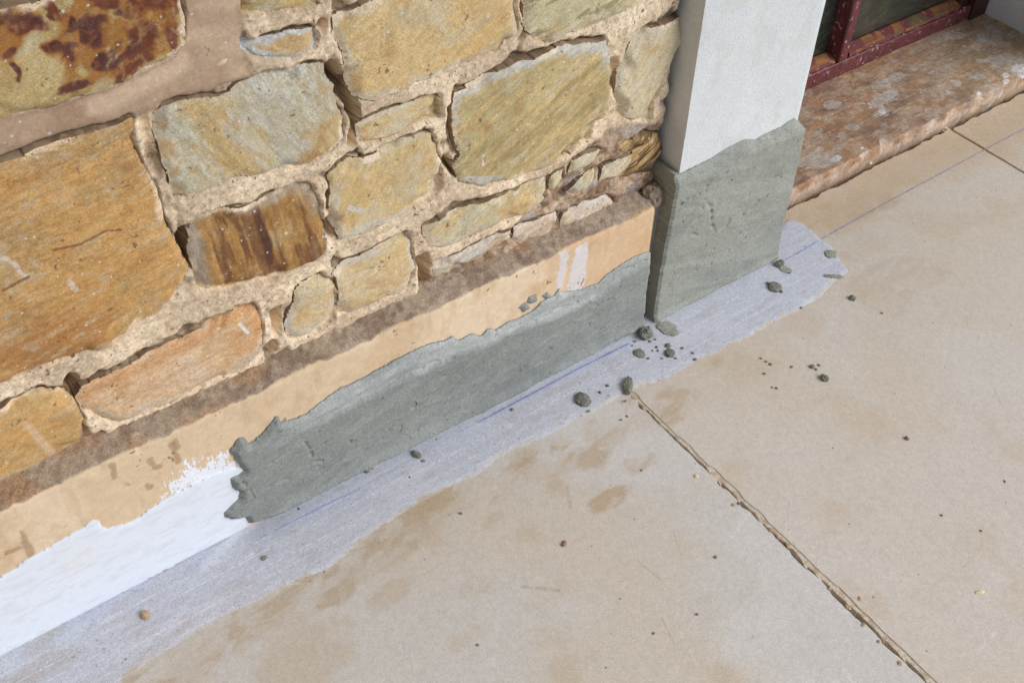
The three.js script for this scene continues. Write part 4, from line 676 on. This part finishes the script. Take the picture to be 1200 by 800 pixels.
// ───────── dropped cement, crumbs and grit ─────────
const wetMat = new THREE.MeshStandardMaterial({ map: cementTex([126, 126, 114], [106, 107, 96], [150, 149, 136]), bumpMap: cementBump, bumpScale: .004, roughness: .75 });
const dryMat = new THREE.MeshStandardMaterial({ map: cementTex([158, 158, 144], [146, 146, 132], [176, 174, 160]), bumpMap: cementBump, bumpScale: .003, roughness: .9 });
const tanMat = new THREE.MeshStandardMaterial({ color: col([184, 156, 122]), bumpMap: cementBump, bumpScale: .003, roughness: .9 });
const creamMat = new THREE.MeshStandardMaterial({ color: col([224, 204, 164]), roughness: .9 });
const rustMat = new THREE.MeshStandardMaterial({ color: col([142, 108, 84]), roughness: .9 });
let ds = 0;
function drop(px, py, rx, rz, hgt, turn, mat, y, name, label, cat, grp, rough = .4) { // sizes in photo pixels, height in metres
  const p = at(px, py, 'y', y), q = at(px + 1, py, 'y', y), m = p.distanceTo(q) * .92; ds += 3.17;
  const g = lumpGeo(rx * m, hgt * .62, rz * m, ds, rx > 5 ? 4 : 2, rough); g.rotateY(turn); g.translate(p.x, y, p.z); metreUV(g, 3);
  return tag(mesh(name, g, mat), label, cat, grp);
}
const YC = .0026;
drop(683, 469, 9.5, 12, .012, 0, wetMat, YC, 'cement_blob', 'round dark cement blob alone on the coating strip', 'cement blob', 0, .3);
drop(736, 453, 6, 15, .014, -.75, wetMat, YC, 'cement_blob', 'elongated cement blob at the top end of the sand filled joint', 'cement blob');
drop(756, 393, 9.5, 9, .022, .3, wetMat, YC, 'cement_blob', 'knobbly cement blob at the foot of the corner between band and pillar', 'cement blob', 0, .6);
drop(746, 383, 6, 5, .016, 1, wetMat, YC, 'cement_blob', 'small cement blob squeezed out where the cement band ends', 'cement blob', 0, .6);
drop(749, 414, 7, 8, .005, 0, wetMat, YC, 'cement_blob', 'flat round cement blob below the knobbly one on the coating', 'cement blob', 0, .4);
drop(785, 414, 8, 6, .008, .5, wetMat, YC, 'cement_blob', 'crumbly cement blob on the coating below the pillar', 'cement blob', 0, .8);
drop(783, 405, 4.5, 3.5, .005, 0, wetMat, YC, 'cement_blob', 'little cement crumb touching the crumbly blob below the pillar', 'cement blob', 0, .6);
drop(908, 337, 9, 9, .009, .4, wetMat, YC, 'cement_blob', 'oval cement blob on the coating before the pillar', 'cement blob', 0, .3);
drop(914, 310, 6, 5, .014, .2, wetMat, YC, 'cement_blob', 'cement blob pressed against the outer foot of the pillar', 'cement blob', 0, .6);
drop(921, 316, 6, 8, .003, .4, dryMat, YC, 'cement_smear', 'thin cement smear beside the blob at the outer foot of the pillar', 'cement smear');
drop(782, 385, 11, 15, .004, .3, dryMat, YC, 'cement_smear', 'fan shaped pale cement smear at the inner foot of the pillar', 'cement smear', 0, .5);
drop(974, 298, 8, 8, .005, .2, dryMat, YC, 'cement_smear', 'rounded cement smear at the tip of the coating strip', 'cement smear', 0, .5);
drop(977, 324, 12, 3.2, .004, -.7, dryMat, YC, 'cement_smear', 'narrow dash of cement across the tip of the coating strip', 'cement smear', 0, .6);
drop(488, 533, 5.5, 7, .008, .3, wetMat, YC, 'cement_blob', 'small cement blob on the coating under the middle of the cement band', 'cement blob', 0, .5);
drop(428, 551, 4, 7, .01, .4, wetMat, YC, 'cement_blob', 'cement drip hanging from the lower edge of the band', 'cement blob', 0, .5);
drop(170, 721, 6, 7, .011, .3, tanMat, YC, 'pebble', 'tan pebble on the coating below the white primer', 'pebble', 0, .25);
drop(309, 654, 4, 3, .004, .3, wetMat, YC, 'cement_crumb', 'tiny cement crumb on the coating near the faded chalk line', 'crumb');
drop(966, 444, 5.2, 6, .012, 0, wetMat, .0, 'cement_crumb', 'rounded cement crumb on bare concrete, largest of the crumbs there', 'crumb', 0, .4);
drop(999, 350, 4, 4.5, .01, 0, wetMat, .0, 'cement_crumb', 'dark cement crumb on bare concrete off the tip of the coating', 'crumb', 0, .5);
drop(952, 430, 3.2, 3, .007, 0, wetMat, .0, 'cement_crumb', 'small crumb next to the largest crumb on bare concrete', 'crumb', 0, .5);
drop(1063, 514, 2.6, 3, .006, 0, rustMat, .0, 'grit', 'single dark speck of grit far out on the concrete slab', 'grit');
drop(661, 637, 5, 2.6, .005, .5, rustMat, .0, 'wood_chip', 'rust coloured chip on the middle of the concrete slab', 'chip', 0, .7);
drop(1149, 694, 5.5, 2.2, .004, -.5, creamMat, .0, 'wood_chip', 'cream coloured chip lying on the concrete slab', 'chip', 0, .5);
drop(816, 558, 2.5, 3, .004, 0, creamMat, .0, 'grit', 'cream grain of grit beside the sand filled joint', 'grit');
const scatter = [[744, 400], [762, 400], [768, 398], [741, 405], [776, 420], [792, 420], [800, 408], [760, 420], [733, 470], [690, 482], [676, 458], [712, 452], [900, 332], [916, 342], [925, 320], [436, 548], [452, 538], [496, 540], [350, 596], [600, 480], [892, 420], [898, 424], [903, 427], [928, 430], [905, 454], [910, 455], [957, 433], [960, 428], [939, 361], [815, 421], [812, 414], [771, 411], [703, 460], [735, 488], [728, 492], [752, 551], [839, 653], [817, 720], [766, 742], [1178, 564], [1034, 367], [896, 438], [765, 411], [770, 407], [1104, 604], [1150, 622], [560, 756], [866, 590], [540, 602], [480, 560]];
for (const [x, y] of scatter) { const onC = (y < 468 && x < 860 && x > 680) || (x < 640 && y < 600 && y > 470 && y < 800 - x * .5) || (x > 895 && x < 930 && y < 345) || (x === 690 || x === 733); drop(x, y, rr(1.2, 2.4), rr(1.2, 2.6), rr(.002, .005), rr(0, 3), wetMat, onC ? YC : 0, 'cement_crumb', ...(onC && x < 640 ? ['tiny cement crumb on the coating under the cement band', 'crumb', 'tiny crumbs under the band'] : onC && x > 890 ? ['tiny cement crumb beside the oval blob before the pillar', 'crumb', 'tiny crumbs beside the oval blob'] : onC ? ['tiny dark cement crumb on the coating where band and pillar meet', 'crumb', 'tiny crumbs at the corner'] : x > 885 && y < 460 ? ['tiny cement crumb scattered about the largest crumb on bare concrete', 'crumb', 'tiny crumbs about the largest crumb'] : ['tiny dark speck of cement lying alone on the bare concrete slab', 'crumb', 'tiny specks on the slabs']), .5); }
const chips = [[904, 622, 4], [924, 640, 4], [1008, 702, 3.4], [912, 630, 3], [972, 690, 3], [994, 712, 4], [1012, 732, 3.4], [1030, 752, 3], [860, 592, 3], [1055, 778, 4]];
for (const [x, y, r] of chips) drop(x, y, r, r * .8, .004, rr(0, 3), tanMat, -.001, 'sand_crumb', 'small tan crumb along the sand filled joint', 'crumb', 'tan crumbs along the joint', .7);
const sillBits = [[1031, 176], [1018, 184], [1056, 158], [1094, 144], [1072, 155], [1042, 168]];
for (const [x, y] of sillBits) { drop(x, y + 6, rr(3, 5), rr(2.5, 4), .008, rr(0, 3), creamMat, 0, 'plaster_crumb', 'pale plaster crumb lying along the front of the sill', 'crumb', 'plaster crumbs before the sill', .7); }
{ // cream dab pressed into the pink mortar
  const poly = roughen(onWall([[250, 78], [256, 70], [266, 65], [272, 66], [272, 73], [266, 80], [256, 84], [251, 83]], -.045), .002, .0015, 200, 8);
  tag(mesh('mortar_dab', relief(poly, .0025, (x, y, d) => -.053 + .007 * ss(0, .008, d), -.062, 'wall', (x, y) => [x, y]), creamMat), 'small cream mortar dab stuck on the smooth pinkish joint', 'mortar dab');
}
scene.traverse((o) => { if (o.isMesh) { o.castShadow = true; o.receiveShadow = true; } });
renderer.render(scene, camera);
